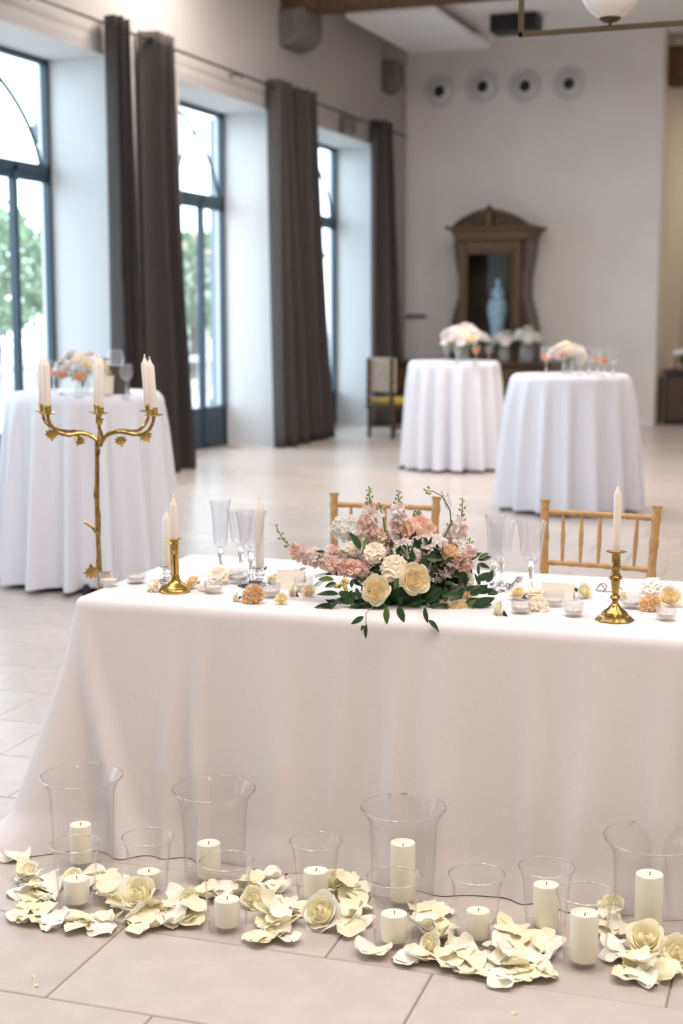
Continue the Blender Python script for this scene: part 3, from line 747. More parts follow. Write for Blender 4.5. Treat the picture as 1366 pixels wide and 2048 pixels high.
def glass(P, kind, lab, s=1.0, drink=0.0, group=None, cat='glass', name='wine_glass', tilt=None):
    key = (kind, s)
    if key not in GM:
        b, st = goblet_mb(kind, s)
        flu = (lambda r, z, a: r*(1+.045*math.cos(12*a))) if kind != 'balloon' else None
        GM[key] = (MB().lathe(b, 48, mod=flu).mesh('bowl', 'gobl'), MB().lathe(st, 16 if kind == 'balloon' else 10).mesh('stem', 'crystal'))
    t = thing(name, lab, cat, P, 0, group)
    link('bowl', GM[key][0], t); link('stem', GM[key][1], t)
    if drink:
        MB().lathe([(0, .093*s), (.018*s, .096*s), (.034*s, .112*s), (.040*s, (.112+.03*drink)*s), (0, (.112+.03*drink)*s)], 20).obj('drink', 'orange', t)
    return t
def bloom_bouquet(P, lab, n, rad, hh, mats, vase_h=.16, vase_r=.05, seed=0, size=.045, name='flower_vase', group=None, up=.10, glassv=True):
    rr = random.Random(seed)
    t = thing(name, lab, 'flowers', P, 0, group)
    MB().lathe([(0, 0), (vase_r*.8, 0), (vase_r*.85, .01), (vase_r*.9, vase_h*.4), (vase_r*.7, vase_h*.8), (vase_r, vase_h), (vase_r*.93, vase_h), (vase_r*.62, vase_h*.8), (vase_r*.8, vase_h*.4), (vase_r*.7, .02), (0, .02)], 24).obj('vase', 'vgl' if glassv else 'clothw', t)
    st = MB()
    for k in range(n):
        a = k*2.399; q = math.sqrt((k+.5)/n)
        c = Vector((rad*q*math.cos(a), rad*q*math.sin(a), vase_h+up+hh*(1-q*q)*.8+rr.uniform(-.02, .03)))
        ax = Vector((c.x, c.y, .6*rad+.04)) + Vector((0, -.06, 0))
        m = mats[k % len(mats)]
        if k % 3 == 0: rose(c, ax, size*rr.uniform(.85, 1.15), m, 1, t, 'rose')
        elif k % 3 == 1: carnation(c, ax, size*rr.uniform(.8, 1.1), m, 1, t, 'carnation', n=26)
        else: link('blossom', FLOR.get(m, FLOR['pinkl'])[k % 3], t, matrix=tl(c, aim(ax)) @ Matrix.Scale(size*.8, 4))
        st.tube([(0, 0, .03), (c.x*.25, c.y*.25, vase_h), c - ax.normalized()*.01], .0022, 5)
    st.obj('stems', 'stem', t)
    for k in range(int(n*1.3)):
        a = rr.uniform(0, 6.3); q = rr.uniform(.5, 1.1); c = Vector((rad*q*.7*math.cos(a), rad*q*.7*math.sin(a), vase_h+up*.6+rr.uniform(-.04, hh*.7)))
        link('leaf', LEAF[k % 4], t, matrix=dirmat(c, (math.cos(a), math.sin(a), rr.uniform(-.5, .7)), rr.uniform(.05, .09), rr.uniform(-.6, .6)))
    return t
def tz(px, py, z): return at(px, py, z)
z1 = 1.159
# table behind the candelabra
bloom_bouquet(tz(165, 787, z1), 'blush and cream bouquet in a glass vase on the table behind the candelabra', 22, .15, .10, ['pinkl', 'petalw', 'peachp', 'pinkl'], .12, .055, 4, .040, up=.02, group='bouquets on the cocktail tables')
g1 = 'glasses on the table behind the candelabra'
glass(tz(108, 783, z1), 'balloon', 'wine glass with orange drink, leftmost on the table behind the candelabra', 1.0, 1.0, g1)
glass(tz(124, 789, z1), 'balloon', 'wine glass with pale orange drink, left of the bouquet behind the candelabra', 1.0, .6, g1)
glass(tz(160, 795, z1), 'balloon', 'wine glass with orange drink in front of the bouquet behind the candelabra', 1.0, .8, g1)
glass(tz(232, 776, z1), 'balloon', 'tall empty wine glass behind the dark ice bucket', 1.3, 0, g1)
glass(tz(253, 789, z1), 'balloon', 'empty round wine glass right of the dark ice bucket', .95, 0, g1)
bk = thing('ice_bucket', 'dark square metal bucket on the table behind the candelabra', 'bucket', tz(237, 787, z1), .3)
MB().prism([(-.055, -.055), (.055, -.055), (.055, .055), (-.055, .055)], 0, .155).obj('bucket_body', 'bucket', bk, False)
bevel(MB().box(-.06, -.06, .15, .06, .06, .165).obj('rim', 'bucket', bk, False), .004)
cpj = thing('candle_cup', 'beige ceramic cup beside the dark ice bucket', 'cup', tz(213, 789, z1))
MB().lathe([(0, 0), (.04, 0), (.047, .11), (.042, .11), (.036, .01), (0, .01)], 24).obj('cup', 'card', cpj)
# far table
z2 = 1.154
bloom_bouquet(tz(925, 722, z2), 'wide blush and white bouquet in a glass vase on the farthest cocktail table', 24, .23, .20, ['pinkl', 'whitef', 'rosec', 'pinkl'], .14, .07, 9, .06, up=.05, group='bouquets on the cocktail tables')
g2 = 'glasses on the farthest cocktail table'
glass(tz(893, 722, z2), 'balloon', 'empty wine glass left of the bouquet on the farthest cocktail table', .9, 0, g2)
glass(tz(913, 724, z2), 'balloon', 'second wine glass from the left on the farthest cocktail table', .9, 0, g2)
glass(tz(952, 724, z2), 'balloon', 'wine glass with orange drink on the farthest cocktail table', 1.0, 1.0, g2)
glass(tz(978, 722, z2), 'balloon', 'empty wine glass right of the orange drink on the farthest cocktail table', .9, 0, g2)
# right table
z3 = 1.139
bloom_bouquet(tz(1135, 748, z3), 'pink and cream bouquet in a glass vase on the cocktail table behind the right chair', 16, .13, .08, ['pinkl', 'rosec', 'peachp', 'pink'], .12, .055, 14, .055, up=.03, group='bouquets on the cocktail tables')
g3 = 'glasses on the cocktail table behind the right chair'
for px, py, s, dk, lb in [(1092, 745, 1.15, .9, 'tall wine glass with orange drink left of the bouquet on the right-hand cocktail table'),
                          (1160, 751, 1.0, 0, 'empty wine glass in front of the bouquet on the right-hand cocktail table'),
                          (1178, 748, 1.15, 0, 'tall empty wine glass right of the bouquet on the right-hand cocktail table'),
                          (1195, 750, 1.2, .35, 'wine glass with a little orange drink on the right-hand cocktail table'),
                          (1207, 753, 1.1, .5, 'wine glass half full of orange drink on the right-hand cocktail table'),
                          (1226, 750, 1.1, 0, 'empty wine glass at the right rim of the right-hand cocktail table')]:
    glass(tz(px, py, z3), 'balloon', lb, s, dk, g3)
# vases on sideboard
bloom_bouquet(aty(1008, 722, 20.66), 'white blossoms in the left glass vase on the sideboard', 13, .13, .12, ['whitef', 'pinkl', 'whitef'], .30, .10, 21, .075, up=.0, group='vases on the sideboard')
bloom_bouquet(aty(1052, 722, 20.66), 'white and pink blossoms in the right glass vase on the sideboard', 15, .18, .16, ['whitef', 'whitef', 'pinkl'], .32, .12, 22, .08, up=.0, group='vases on the sideboard')
for o in bpy.data.objects:
    if o.get('group') == 'vases on the sideboard': o.location.z = .96

# ================================================================== chiavari chairs
def chiavari(label, pl_, pr_, Y, ztop=.92):
    """pl_/pr_: world points of the two back posts at the mid rail height"""
    c = (pl_+pr_)/2; c.z = 0; d = (pr_-pl_); d.z = 0; W = d.length
    rz = math.atan2(d.y, d.x)
    t = thing('chiavari_chair', label, 'chair', c, rz, 'honey wooden chairs behind the main table')
    wt, wb = W*1.07, W*.93
    def post(s):
        x0, x1 = s*wb/2*.96, s*wt/2
        pts = []; rad = []
        for i in range(41):
            q = i/40; z = q*ztop
            pts.append((x0+(x1-x0)*q, .02 + .10*max(0, q-.45)**1.3, z)); rr_ = .0155
            for zz in (.30, .66, .78, .885, .90):
                if abs(z-zz) < .012: rr_ = .0185
            if z > ztop-.016: rr_ = .0205
            elif z > ztop-.032: rr_ = .014
            rad.append(rr_)
        return MB().tube(pts, rad, 12)
    def px(s, z): q = z/ztop; return s*((wb*.96) + (wt-wb*.96)*q)/2
    def py(z): return .02 + .10*max(0, z/ztop-.45)**1.3
    for s in (-1, 1): post(s).obj('back_post', 'wood', t)
    zr1, zr2 = ztop-.045, ztop-.235
    for z, r_ in ((zr1, .0105), (zr2, .0095)):
        pts = [(px(-1, z)+(px(1, z)-px(-1, z))*i/24, py(z)+.012*math.sin(PI*i/24), z) for i in range(25)]
        rad = [r_*(1.22 if i % 4 == 2 else 1) for i in range(25)]
        MB().tube(pts, rad, 10).obj('back_rail', 'wood', t)
    for k in range(5):
        u = (k+1)/6; xa = px(-1, zr1)+(px(1, zr1)-px(-1, zr1))*u; xb = (px(-1, zr2)+(px(1, zr2)-px(-1, zr2))*u)
        pts = []; rad = []
        for i in range(17):
            q = i/16; pts.append((xb+(xa-xb)*q, py(zr2)+(py(zr1)-py(zr2))*q+.012*math.sin(PI*u), zr2+(zr1-zr2)*q))
            rad.append(.0045+.0035*math.sin(PI*q)**.7 + (.0018 if i in (7, 9) else 0))
        MB().tube(pts, rad, 8).obj('spindle', 'wood', t)
    MB().tube([(px(-1, .5), py(.5), .5), (px(1, .5), py(.5), .5)], .010, 8).obj('back_rail', 'wood', t)
    fy = -.36
    bevel(MB().prism([(-wb/2-.01, -.0), (wb/2+.01, 0), (wb/2+.03, fy), (-wb/2-.03, fy)][::-1], .43, .455).obj('seat', 'wood', t, False), .008)
    bevel(MB().prism([(-wb/2+.01, -.02), (wb/2-.01, -.02), (wb/2+.01, fy+.02), (-wb/2-.01, fy+.02)][::-1], .455, .49).obj('cushion', 'cloth', t, False), .014, 3)
    for s in (-1, 1):
        MB().tube([(s*(wb/2+.015), fy+.03, 0), (s*(wb/2+.01), fy+.03, .2), (s*(wb/2+.01), fy+.03, .43)], [.012, .017, .016], 10).obj('leg', 'wood', t)
        MB().tube([(s*(wb/2+.0), fy+.03, .18), (s*wb/2*.97, .02, .18)], .009, 8).obj('stretcher', 'wood', t)
    MB().tube([(-wb/2, fy+.03, .22), (wb/2, fy+.03, .22)], .009, 8).obj('stretcher', 'wood', t)
    return t
def chair_at(label, xl_, yl, xr_, yr):
    a = at(xl_, yl, .92); b = at(xr_, yr, .92)
    return chiavari(label, a, b, 0)
chair_at('honey-coloured wooden banquet chair behind the floral centrepiece, nearer the left', 665, 990, 859, 997)
chair_at('honey-coloured wooden banquet chair at the right, behind the place card and turned candlestick', 1087, 1004, 1299, 1016)

# ================================================================== main table
TB = Vector((-2.277, 3.70, 0))   # front-left corner
TLn, TWd, TH = 2.45, .86, .75
U = Vector((math.cos(TA), math.sin(TA), 0)); V = Vector((-math.sin(TA), math.cos(TA), 0))
mt = thing('banquet_table', 'long rectangular banquet table under the cream cloth', 'table', TB, TA)
bevel(MB().box(0.01, 0.01, TH-.035, TLn-.01, TWd-.01, TH-.006).obj('tabletop', 'darkwood', mt, False), .01)
for x in (.25, TLn-.25):
    for y in (.12, TWd-.12): MB().tube([(x, y, 0), (x, y, TH-.035)], .018, 10).obj('leg', 'iron', mt)
    MB().tube([(x, .12, .25), (x, TWd-.12, .25)], .012).obj('stretcher', 'iron', mt)
# the cloth: perimeter x drop grid
rc = .035
def perim():
    pts = []
    def seg(a, b, n):
        for i in range(n): pts.append((a[0]+(b[0]-a[0])*i/n, a[1]+(b[1]-a[1])*i/n))
    def cor(cx, cy, a0):
        for i in range(8):
            a = a0+PI/2*i/8; pts.append((cx+rc*math.cos(a), cy+rc*math.sin(a)))
    seg((rc, 0), (TLn-rc, 0), 230); cor(TLn-rc, rc, -PI/2); seg((TLn, rc), (TLn, TWd-rc), 40); cor(TLn-rc, TWd-rc, 0)
    seg((TLn-rc, TWd), (rc, TWd), 70); cor(rc, TWd-rc, PI/2); seg((0, TWd-rc), (0, rc), 80); cor(rc, rc, PI)
    return pts
PR = perim(); NP = len(PR)
nrm = []; S = [0]
for i in range(NP):
    a = Vector(PR[i-1]+(0,)); b = Vector(PR[(i+1) % NP]+(0,)); d = (b-a).normalized(); nrm.append(Vector((d.y, -d.x, 0)))
    if i: S.append(S[-1] + (Vector(PR[i])-Vector(PR[i-1])).length)
def cdist(x, y, cx, cy): return math.hypot(x-cx, y-cy)
rr = random.Random(4)
wv = [(rr.uniform(2.2, 9), rr.uniform(0, 6.3), rr.uniform(.3, 1)) for _ in range(7)]
RIDGE = [(.30, .030, .016), (.395, .022, .020), (.62, .05, .016), (.80, .035, .012), (1.0, .03, .018), (1.13, .05, .014), (1.36, .03, .018), (1.52, .045, .016), (1.75, .04, .016), (2.0, .05, .016)]
QA = .045; RA = .032
def cloth_pt(i, q):
    """q: 0 table edge .. 1 hem"""
    x, y = PR[i]; n = nrm[i]; s_ = S[i]
    if q < QA:
        t_ = q/QA*PI/2; off = RA*math.sin(t_)*.6; z = TH+.003-RA*(1-math.cos(t_))
        qq = 0.0
    else:
        qq = (q-QA)/(1-QA); off = RA*.6; z = TH+.003-RA-qq*(TH-RA+.002)
    off += .052*qq + .014*max(0, qq-.85)/.15
    for f_, p_, a_ in wv: off += .006*a_*qq*math.sin(f_*1.6*s_+p_+.3*qq)
    if s_ < TLn:
        for c_, w_, h_ in RIDGE: off += 1.5*h_*math.exp(-((s_-c_-.02*math.sin(3*qq+c_*9))/w_)**2)*min(1, qq*1.6)
    lat = Vector((0, 0, 0))
    for (cx, cy, sx, sy, amt) in ((0, 0, -1, -1, .22), (TLn, 0, 1, -1, .2), (TLn, TWd, 1, 1, .16), (0, TWd, -1, 1, .12)):
        dd = cdist(x, y, cx, cy)
        g_ = math.exp(-(dd/(.045+.06*qq))**2)
        fl_ = amt*(qq**1.15) + .11*max(0, (qq-.84)/.16)**1.6*(amt/.22)
        lat += Vector((sx, sy, 0)).normalized()*g_*fl_
        c1 = .02+.185*qq; c2 = .005+.115*qq
        off += .050*qq*math.exp(-((dd-c1)/(.018+.018*qq))**2) - .034*qq*math.exp(-((dd-c2)/(.018+.024*qq))**2)
    p = Vector((x, y, 0)) + n*off + lat
    p.z = z + (max(0, qq-.9)/.1*.0010*(1+math.sin(s_*5+1)))
    return p
cl = MB()
NQ = 44
qs = [0, .009, .018, .027, .036, .045] + [.045+.955*(k/(NQ-6)) for k in range(1, NQ-5)]
for q in qs:
    for i in range(NP): cl.v.append(tuple(cloth_pt(i, q)))
NQ = len(qs)
for j in range(NQ-1):
    for i in range(NP):
        i2 = (i+1) % NP; cl.f.append((j*NP+i, j*NP+i2, (j+1)*NP+i2, (j+1)*NP+i)[::-1])
cl.f = [f[::-1] for f in cl.f]
b0 = len(cl.v)
ins = [(.5*(x-TLn/2)*1.86+TLn/2, .5*(y-TWd/2)*1.7+TWd/2) for x, y in PR]
for (x, y) in ins: cl.v.append((x, y, TH+.0035))
for i in range(NP):
    i2 = (i+1) % NP; cl.f.append((i, i2, b0+i2, b0+i)[::-1][::-1])
cl.f.append(tuple(b0+i for i in range(NP)))
clo = cl.obj('tablecloth', 'cloth', None, loc=TB, rot=(0, 0, TA), label='large cream linen cloth draped to the floor over the long main table', cat='tablecloth')
ZT = TH + .004
def T(px, py): return at(px, py, ZT)

# ================================================================== candles
def taper_mb(h, r=.0115):
    return MB().lathe([(0, 0), (r*.8, 0), (r*.85, .01), (r, .02), (r*1.02, h-.026), (r*.90, h-.0225), (r*.50, h-.013), (r*.34, h-.004), (.0, h)], 24)
def taper(P, h, r, lab, lean=(0, 0), group='ivory taper candles', wickbend=.006):
    t = thing('taper_candle', lab, 'candle', P, 0, group)
    t.rotation_euler = (lean[1], lean[0], 0)
    taper_mb(h, r).obj('wax', 'waxw', t)
    MB().tube([(0, 0, h-.004), (0, 0, h+.006), (-wickbend, 0, h+.012)], [.0022, .002, .0016], 6).obj('wick', 'wickw', t)
    return t
def pillar(P, h, r, lab, dip=.004, melted=0.0):
    t = thing('pillar_candle', lab, 'candle', P, 0, 'ivory pillar candles on the floor')
    MB().lathe([(0, 0), (r*.97, 0), (r, .004), (r, h-.006), (r*.97, h-.001), (r*.88, h), (r*.75, h-dip*.7), (r*.4, h-dip), (0, h-dip)], 36,
               mod=(lambda r_, z, a: r_*(1+melted*.03*math.sin(2*a+1)*z/h))).obj('wax', 'wax', t)
    MB().tube([(0, 0, h-dip-.002), (.0005, 0, h-dip+.004), (.002, 0, h-dip+.009)], .0012, 6).obj('wick', 'wick', t)
    return t
def vase_mb(h, rt, rb, rbase):
    """flared clear vase with thick base"""
    th = .0022; n = 18; out = []
    for i in range(n+1):
        q = i/n; lo = rbase*rt
        r = rb + (lo-rb)*q + (rt-lo)*max(0, (q-.78)/.22)**1.9
        out.append((r, .012+(h-.012)*q))
    inn = [(r-th, z) for r, z in out]; inn[0] = (inn[0][0], .018)
    lip = [(out[-1][0]-.0003, h+.0012), (inn[-1][0]+.0003, h+.0012)]
    wall = out + lip + inn[::-1]
    base = [(0, 0), (rb*.92, 0), (rb*.99, .003), (rb*1.0, .012), (rb-th*1.2, .0185), (0, .0165)]
    return wall, base
VG = {}
def vase(P, h, rt, rb, lab, group, up=.8):
    t = thing('glass_vase', lab, 'vase', P, 0, group)
    w_, b_ = vase_mb(h, rt, rb, up)
    MB().lathe(w_, 64).obj('vase_wall', 'vase', t)
    MB().lathe(b_, 48).obj('vase_base', 'vase', t)
    lr = MB().lathe([(rt+.0014*math.cos(a)-.001, h+.0024*math.sin(a)) for a in [2*PI*i/8 for i in range(8)]], 64, close=True)
    lr.obj('vase_rim', 'crystal', t)
    return t
gt = 'large flared glass vases on the floor'; gs = 'small flared glass vases on the floor'
tall = [(168, 1731, 1552, 165, 70, 'large glass vase at the far left, behind a small vase', 'slim pillar candle in the leftmost large vase', (160, 1722), 1648, 43),
        (430, 1752, 1578, 168, 72, 'large glass vase, second from the left among the four large ones', 'pillar candle in the second large vase from the left', (410, 1758), 1685, 47),
        (806, 1800, 1615, 172, 74, 'large glass vase standing below the floral centrepiece', 'tall thick pillar candle with hollow top in the large vase below the centrepiece', (803, 1803), 1684, 50),
        (1300, 1862, 1676, 196, 80, 'large glass vase at the right edge of the picture', 'tallest pillar candle, in the large vase at the right edge', (1293, 1866), 1747, 55)]
small = [(154, 1808, 1688, 103, 'small glass vase in front of the leftmost large vase', 'short candle in the small vase at the far left', (154, 1806), 1756, 50),
         (298, 1780, 1674, 105, 'small glass vase between the two leftmost large vases', 'short candle in the small vase between the two leftmost large vases', (298, 1779), 1742, 46),
         (455, 1856, 1722, 111, 'small glass vase in front of the second large vase', 'short slumped candle in the small vase before the second large vase', (454, 1852), 1797, 50),
         (632, 1803, 1683, 107, 'small glass vase standing alone left of the centre rose heap', 'short candle in the small vase above the big white rose head', (632, 1801), 1740, 49),
         (788, 1886, 1755, 114, 'small glass vase in front of the large vase below the centrepiece', 'short sloping candle in the small vase below the centrepiece', (788, 1882), 1826, 52),
         (952, 1882, 1749, 114, 'small glass vase halfway between the two rightmost large vases', 'small candle with black wick in the vase right of the centre', (959, 1876), 1820, 46),
         (1091, 1860, 1735, 114, 'small glass vase just behind the rightmost small one', 'tall slim candle in the small vase behind the rightmost small one', (1090, 1862), 1768, 50),
         (1168, 1928, 1787, 120, 'small glass vase nearest the camera, rightmost of the small ones', 'pillar candle with white shell in the nearest small vase', (1166, 1920), 1824, 55)]
for i, (bx, by, ry, rw, bw, lab, cl_, (cx, cy), cty, cw) in enumerate(tall):
    P = at(bx, by, 0.0); h = hgt(P, ry); Pt = (P.x, P.y, h); rt = wid(Pt, rw)/2
    vase(P, h, rt, rt*.72, lab, gt, .80)
    Pc = at(cx, cy, .018); Pc.x = P.x+(Pc.x-P.x)*.7; Pc.y = P.y + (Pc.y-P.y)*.6
    hc = hgt(Pc, cty); pillar(Pc, hc, wid(Pc, cw)/2, cl_, .012 if i == 2 else .004)
for i, (bx, by, ry, rw, lab, cl_, (cx, cy), cty, cw) in enumerate(small):
    P = at(bx, by, 0.0); h = hgt(P, ry); Pt = (P.x, P.y, h); rt = wid(Pt, rw)/2
    vase(P, h, rt, rt*.70, lab, gs, .88)
    Pc = at(cx, cy, .018); Pc.x = P.x+(Pc.x-P.x)*.5; Pc.y = P.y+(Pc.y-P.y)*.5
    hc = hgt(Pc, cty); pillar(Pc, hc, wid(Pc, cw)/2, cl_, .010 if i in (7,) else .003, 1.0)

# ================================================================== petals and rose heads on the floor
def loose_petal_mesh(seed):
    rr = random.Random(seed); c1 = rr.uniform(.3, 1.0); c2 = rr.uniform(.15, .7); ph = rr.uniform(0, 6); rf = rr.uniform(.03, .09); lip = rr.uniform(.2, .7)
    notch = rr.uniform(.0, .12)
    def fn(u, v):
        s = 2*u-1; wv = (.10+.95*math.sin(PI*min(1, v*.78))**.8)
        edge = 1 - .22*s*s*v - notch*math.exp(-(s/.3)**2)*v**3
        x = (v*edge-.5)*1.15; y = s*wv*.62
        z = c1*.60*(y*y*1.6) + c2*.85*(v-.42)**2 + rf*math.sin(7*s+ph)*v**2 + rf*.6*math.sin(9*v+3*s+ph)
        k = max(0, v-.78)/.22
        z -= lip*.16*k*k; x += .0
        k2 = max(0, abs(s)-.7)/.3; z -= lip*.14*k2*k2*v
        return (x, y, z)
    return MB().grid(fn, 11, 11).mesh('rose_petal', 'petal' if seed % 3 else 'petalw')
PM = [loose_petal_mesh(s) for s in range(10)]
for me in PM: pass
heaps = [  # cx, cy, rx, ry (pixels), count, layers, where
 (66, 1772, 38, 34, 11, 2, 'in the far left heap'),
 (78, 1832, 40, 20, 7, 1, 'in the loose row before the far left heap'),
 (150, 1846, 60, 14, 8, 1, 'in front of the leftmost small vase'),
 (212, 1852, 26, 12, 3, 1, 'on bare tile between the first two small vases'),
 (225, 1788, 30, 26, 10, 2, 'in the heap between the first two small vases'),
 (195, 1758, 26, 10, 4, 1, 'behind the leftmost small vase'),
 (300, 1850, 50, 12, 6, 1, 'in front of the second small vase'),
 (285, 1820, 50, 16, 8, 2, 'around the rose left of the second large vase'),
 (372, 1822, 26, 30, 9, 2, 'left of the third small vase'),
 (430, 1790, 40, 12, 6, 1, 'in front of the second large vase'),
 (520, 1780, 42, 24, 10, 2, 'between the second large and the lone small vase'),
 (548, 1840, 36, 26, 12, 2, 'heaped just left of the big white rose'),
 (545, 1878, 38, 10, 5, 1, 'on the tile joint left of the white rose'),
 (590, 1812, 24, 14, 5, 1, 'left of the lone small vase'),
 (685, 1785, 38, 18, 9, 2, 'heaped behind the big white rose'),
 (708, 1838, 26, 30, 10, 2, 'heaped right of the big white rose'),
 (752, 1905, 26, 14, 3, 1, 'on the tile below the centre vases'),
 (860, 1822, 28, 18, 6, 1, 'right of the large vase below the centrepiece'),
 (865, 1868, 34, 22, 10, 2, 'between the two small vases right of centre'),
 (832, 1914, 30, 12, 4, 1, 'on the joint below the centre vases'),
 (905, 1915, 40, 22, 12, 2, 'before the vase with the black wick candle'),
 (950, 1940, 26, 16, 5, 1, 'at the front below the black wick candle'),
 (1012, 1880, 34, 26, 10, 2, 'at the back of the right-hand heap'),
 (1030, 1920, 44, 22, 12, 2, 'in the middle of the right-hand heap'),
 (1022, 1956, 30, 14, 5, 1, 'at the front tip of the right-hand heap'),
 (1088, 1895, 24, 18, 6, 1, 'left of the nearest small vase'),
 (1085, 1950, 26, 14, 4, 1, 'by the foot of the nearest small vase'),
 (1225, 1850, 22, 28, 8, 2, 'left of the tallest candle'),
 (1240, 1905, 22, 14, 4, 1, 'right of the nearest small vase'),
 (1300, 1945, 50, 24, 12, 2, 'at the right edge around the roses'),
 (1350, 1900, 26, 16, 5, 1, 'at the right edge before the largest vase'),
 (22, 1715, 14, 5, 2, 1, 'lying apart at the left edge by the hem'),
]
ORD = ['leftmost', 'second from left', 'third from left', 'fourth from left', 'fifth from left', 'sixth from left', 'seventh from left', 'eighth from left', 'ninth from left', 'tenth from left', 'eleventh from left', 'rightmost']
vase_sites = [(at(b[0], b[1], 0), .052 if i >= 4 else .075) for i, b in enumerate(tall+small)]
rose_sites = [(at(px_, py_, 0), rr_*.75) for (px_, py_), rr_ in [((285, 1812), .050), ((652, 1850), .056), ((655, 1790), .040), ((1290, 1905), .050), ((1345, 1925), .042), ((382, 1818), .036), ((508, 1812), .034), ((868, 1905), .034), ((1225, 1830), .036)]]
pn_ = 0
for hx, hy, rx, ry, n, lay, where in heaps:
    spots = []
    for k in range(n):
        for tries in range(20):
            a = R.uniform(0, 6.3); q = math.sqrt(R.random())
            P = at(hx+rx*q*math.cos(a), hy+ry*q*math.sin(a)+6, 0)
            if all((P-vp).length > vr+.020 for vp, vr in vase_sites+rose_sites) and all((P-p2).length > .022 for _, p2, _, _ in spots): break
        else: continue
        spots.append((proj(P)[0], P, q, k))
    spots.sort(key=lambda t: t[0])
    for j_, (_, P, q, k) in enumerate(spots):
        up_ = lay == 2 and k % 2
        P.z = .011 + (R.uniform(.012, .042)*(1.2-q) if up_ else 0)
        s = R.uniform(.050, .072)
        tilt = R.uniform(-.7, .7) if up_ else R.uniform(-.22, .22)
        flip = PI if R.random() < .2 else 0
        if flip: P.z += .012
        o_ = 'rightmost' if j_ == len(spots)-1 and j_ else ORD[j_]
        link('rose_petal', PM[pn_*7 % 10], None, P, (tilt+flip, R.uniform(-.35, .2), R.uniform(0, 6.3)), 'ivory rose petal %s, %s' % (where, o_), 'petal', 'ivory petals ' + where, scale=s); pn_ += 1
scrap = MB().grid(lambda u, v: ((u-.5)*.9, (v-.5)*.6*math.sin(PI*min(.97, max(.03, u))), .12*math.sin(3*u+2*v)), 6, 5).mesh('petal_scrap', 'peach')
for px, py, lb in [(68, 1952, 'tiny dried orange petal scrap on the tile at the lower left'), (72, 1971, 'second tiny orange petal scrap just below the first at the lower left'), (1028, 2026, 'tiny brown petal scrap on the tile at the bottom right')]:
    link('petal_scrap', scrap, None, at(px, py, .003), (0, 0, px), lb, 'petal', 'dried petal scraps on the tiles', scale=.018)
# whole rose heads on the floor
fr_ = [((285, 1812), .050, (-.1, -.8, .6), 'petal', 'full ivory rose head between the first and second large vases'),
       ((652, 1850), .056, (-.2, -.9, .55), 'petalw', 'big open white rose head in the centre of the floor row'),
       ((655, 1790), .040, (.2, -.4, .9), 'petal', 'ivory rose head behind the lone small vase'),
       ((1290, 1905), .050, (.1, -.7, .8), 'petal', 'full ivory rose head in front of the tallest candle'),
       ((1345, 1925), .042, (.4, -.7, .6), 'petal', 'ivory rose head cut by the right edge of the picture'),
       ((382, 1818), .036, (-.2, -.8, .7), 'petal', 'small ivory rose head left of the third small vase'),
       ((508, 1812), .034, (.2, -.8, .6), 'petal', 'yellowish rose head between the third small vase and the white rose'),
       ((868, 1905), .034, (-.5, -.8, .5), 'petalw', 'small curled white rose head right of the vases below the centrepiece'),
       ((1225, 1830), .036, (-.2, -.6, .8), 'petal', 'ivory rose head behind the nearest small vase'),
       ((62, 1765), .038, (-.4, -.5, .8), 'petalw', 'pale rose head at the far left of the floor row'),
       ((148, 1772), .032, (.0, -.4, .9), 'petal', 'rose head behind the leftmost small vase')]
for (px, py), s, ax, m, lb in fr_:
    P = at(px, py, 0)
    for vp, vr in vase_sites:
        dv = P-vp; dv.z = 0; need = vr+s*.72
        if dv.length < need: P = vp + dv.normalized()*need
    P.z = s*.55
    rose(P, ax, s, m, 2, None, 'cut_rose', lb, 'flower', 'rose heads on the floor')

# ================================================================== brass candlesticks
P = T(350, 1183)
t = thing('slotted_candlestick', 'straight brass candlestick with a slotted shaft at the left of the table', 'candlestick', P, -.35)
h = hgt(P, 1078); k = wid(P, 1)
r = 8.5*k
MB().lathe([(0, 0), (31*k, 0), (32*k, 3*k), (31*k, 6*k), (28*k, 8*k), (29*k, 10*k), (26*k, 13*k), (17*k, 17*k), (12*k, 22*k), (10*k, 28*k), (9.2*k, 31*k), (8.6*k, 34*k), (0, 34*k)], 40).obj('base', 'brass', t)
MB().lathe([(r*.96, 34*k), (r, 35*k), (r, h-10*k), (r*1.1, h-9*k), (r*1.02, h-7*k), (r*1.02, h-2*k), (12.5*k, h), (12.5*k, h+.6*k), (r*.8, h), (r*.8, h-18*k), (0, h-18*k)], 32).obj('shaft', 'brass', t)
MB().box(.002, -r-.0006, h*.33, .0062, -r+.004, h*.72).xf(Matrix.Rotation(.55, 4, 'Z')).obj('slot', 'black', t, False)
MB().tube([(.0, 0, 0), (0, 0, .012)], .0022, 6).xf(tl((.004*math.cos(.55)+r*math.sin(.55), -r*math.cos(.55), h*.73), Matrix.Rotation(.2, 4, 'X'))).obj('slider', 'steel', t)
for a in (0.3, PI+.3): MB().tube([(r*math.cos(a), r*math.sin(a), h-.001), (17*k*math.cos(a), 17*k*math.sin(a), h+.002)], .0016, 6).obj('lip_tab', 'brass', t)
Pc = P.copy(); Pc.z += h-18*k
taper(Pc, hgt(Pc, 990)-.006, r*.93, 'ivory taper in the slotted brass candlestick', wickbend=.008)
P = T(1229, 1240); k = wid(P, 1); h = hgt(P, 1103)
t = thing('turned_candlestick', 'old turned brass candlestick with octagonal drip tray at the right of the table', 'candlestick', P, .2)
MB().lathe([(0, 0), (37*k, 0), (38*k, 2*k), (35*k, 4*k), (30*k, 9*k), (27*k, 10*k), (24*k, 16*k), (20*k, 20*k), (13*k, 25*k), (9*k, 31*k), (0, 31*k)], 48, mod=lambda r_, z, a: r_*(1+.035*math.cos(8*a))).obj('base', 'oldbrass', t)
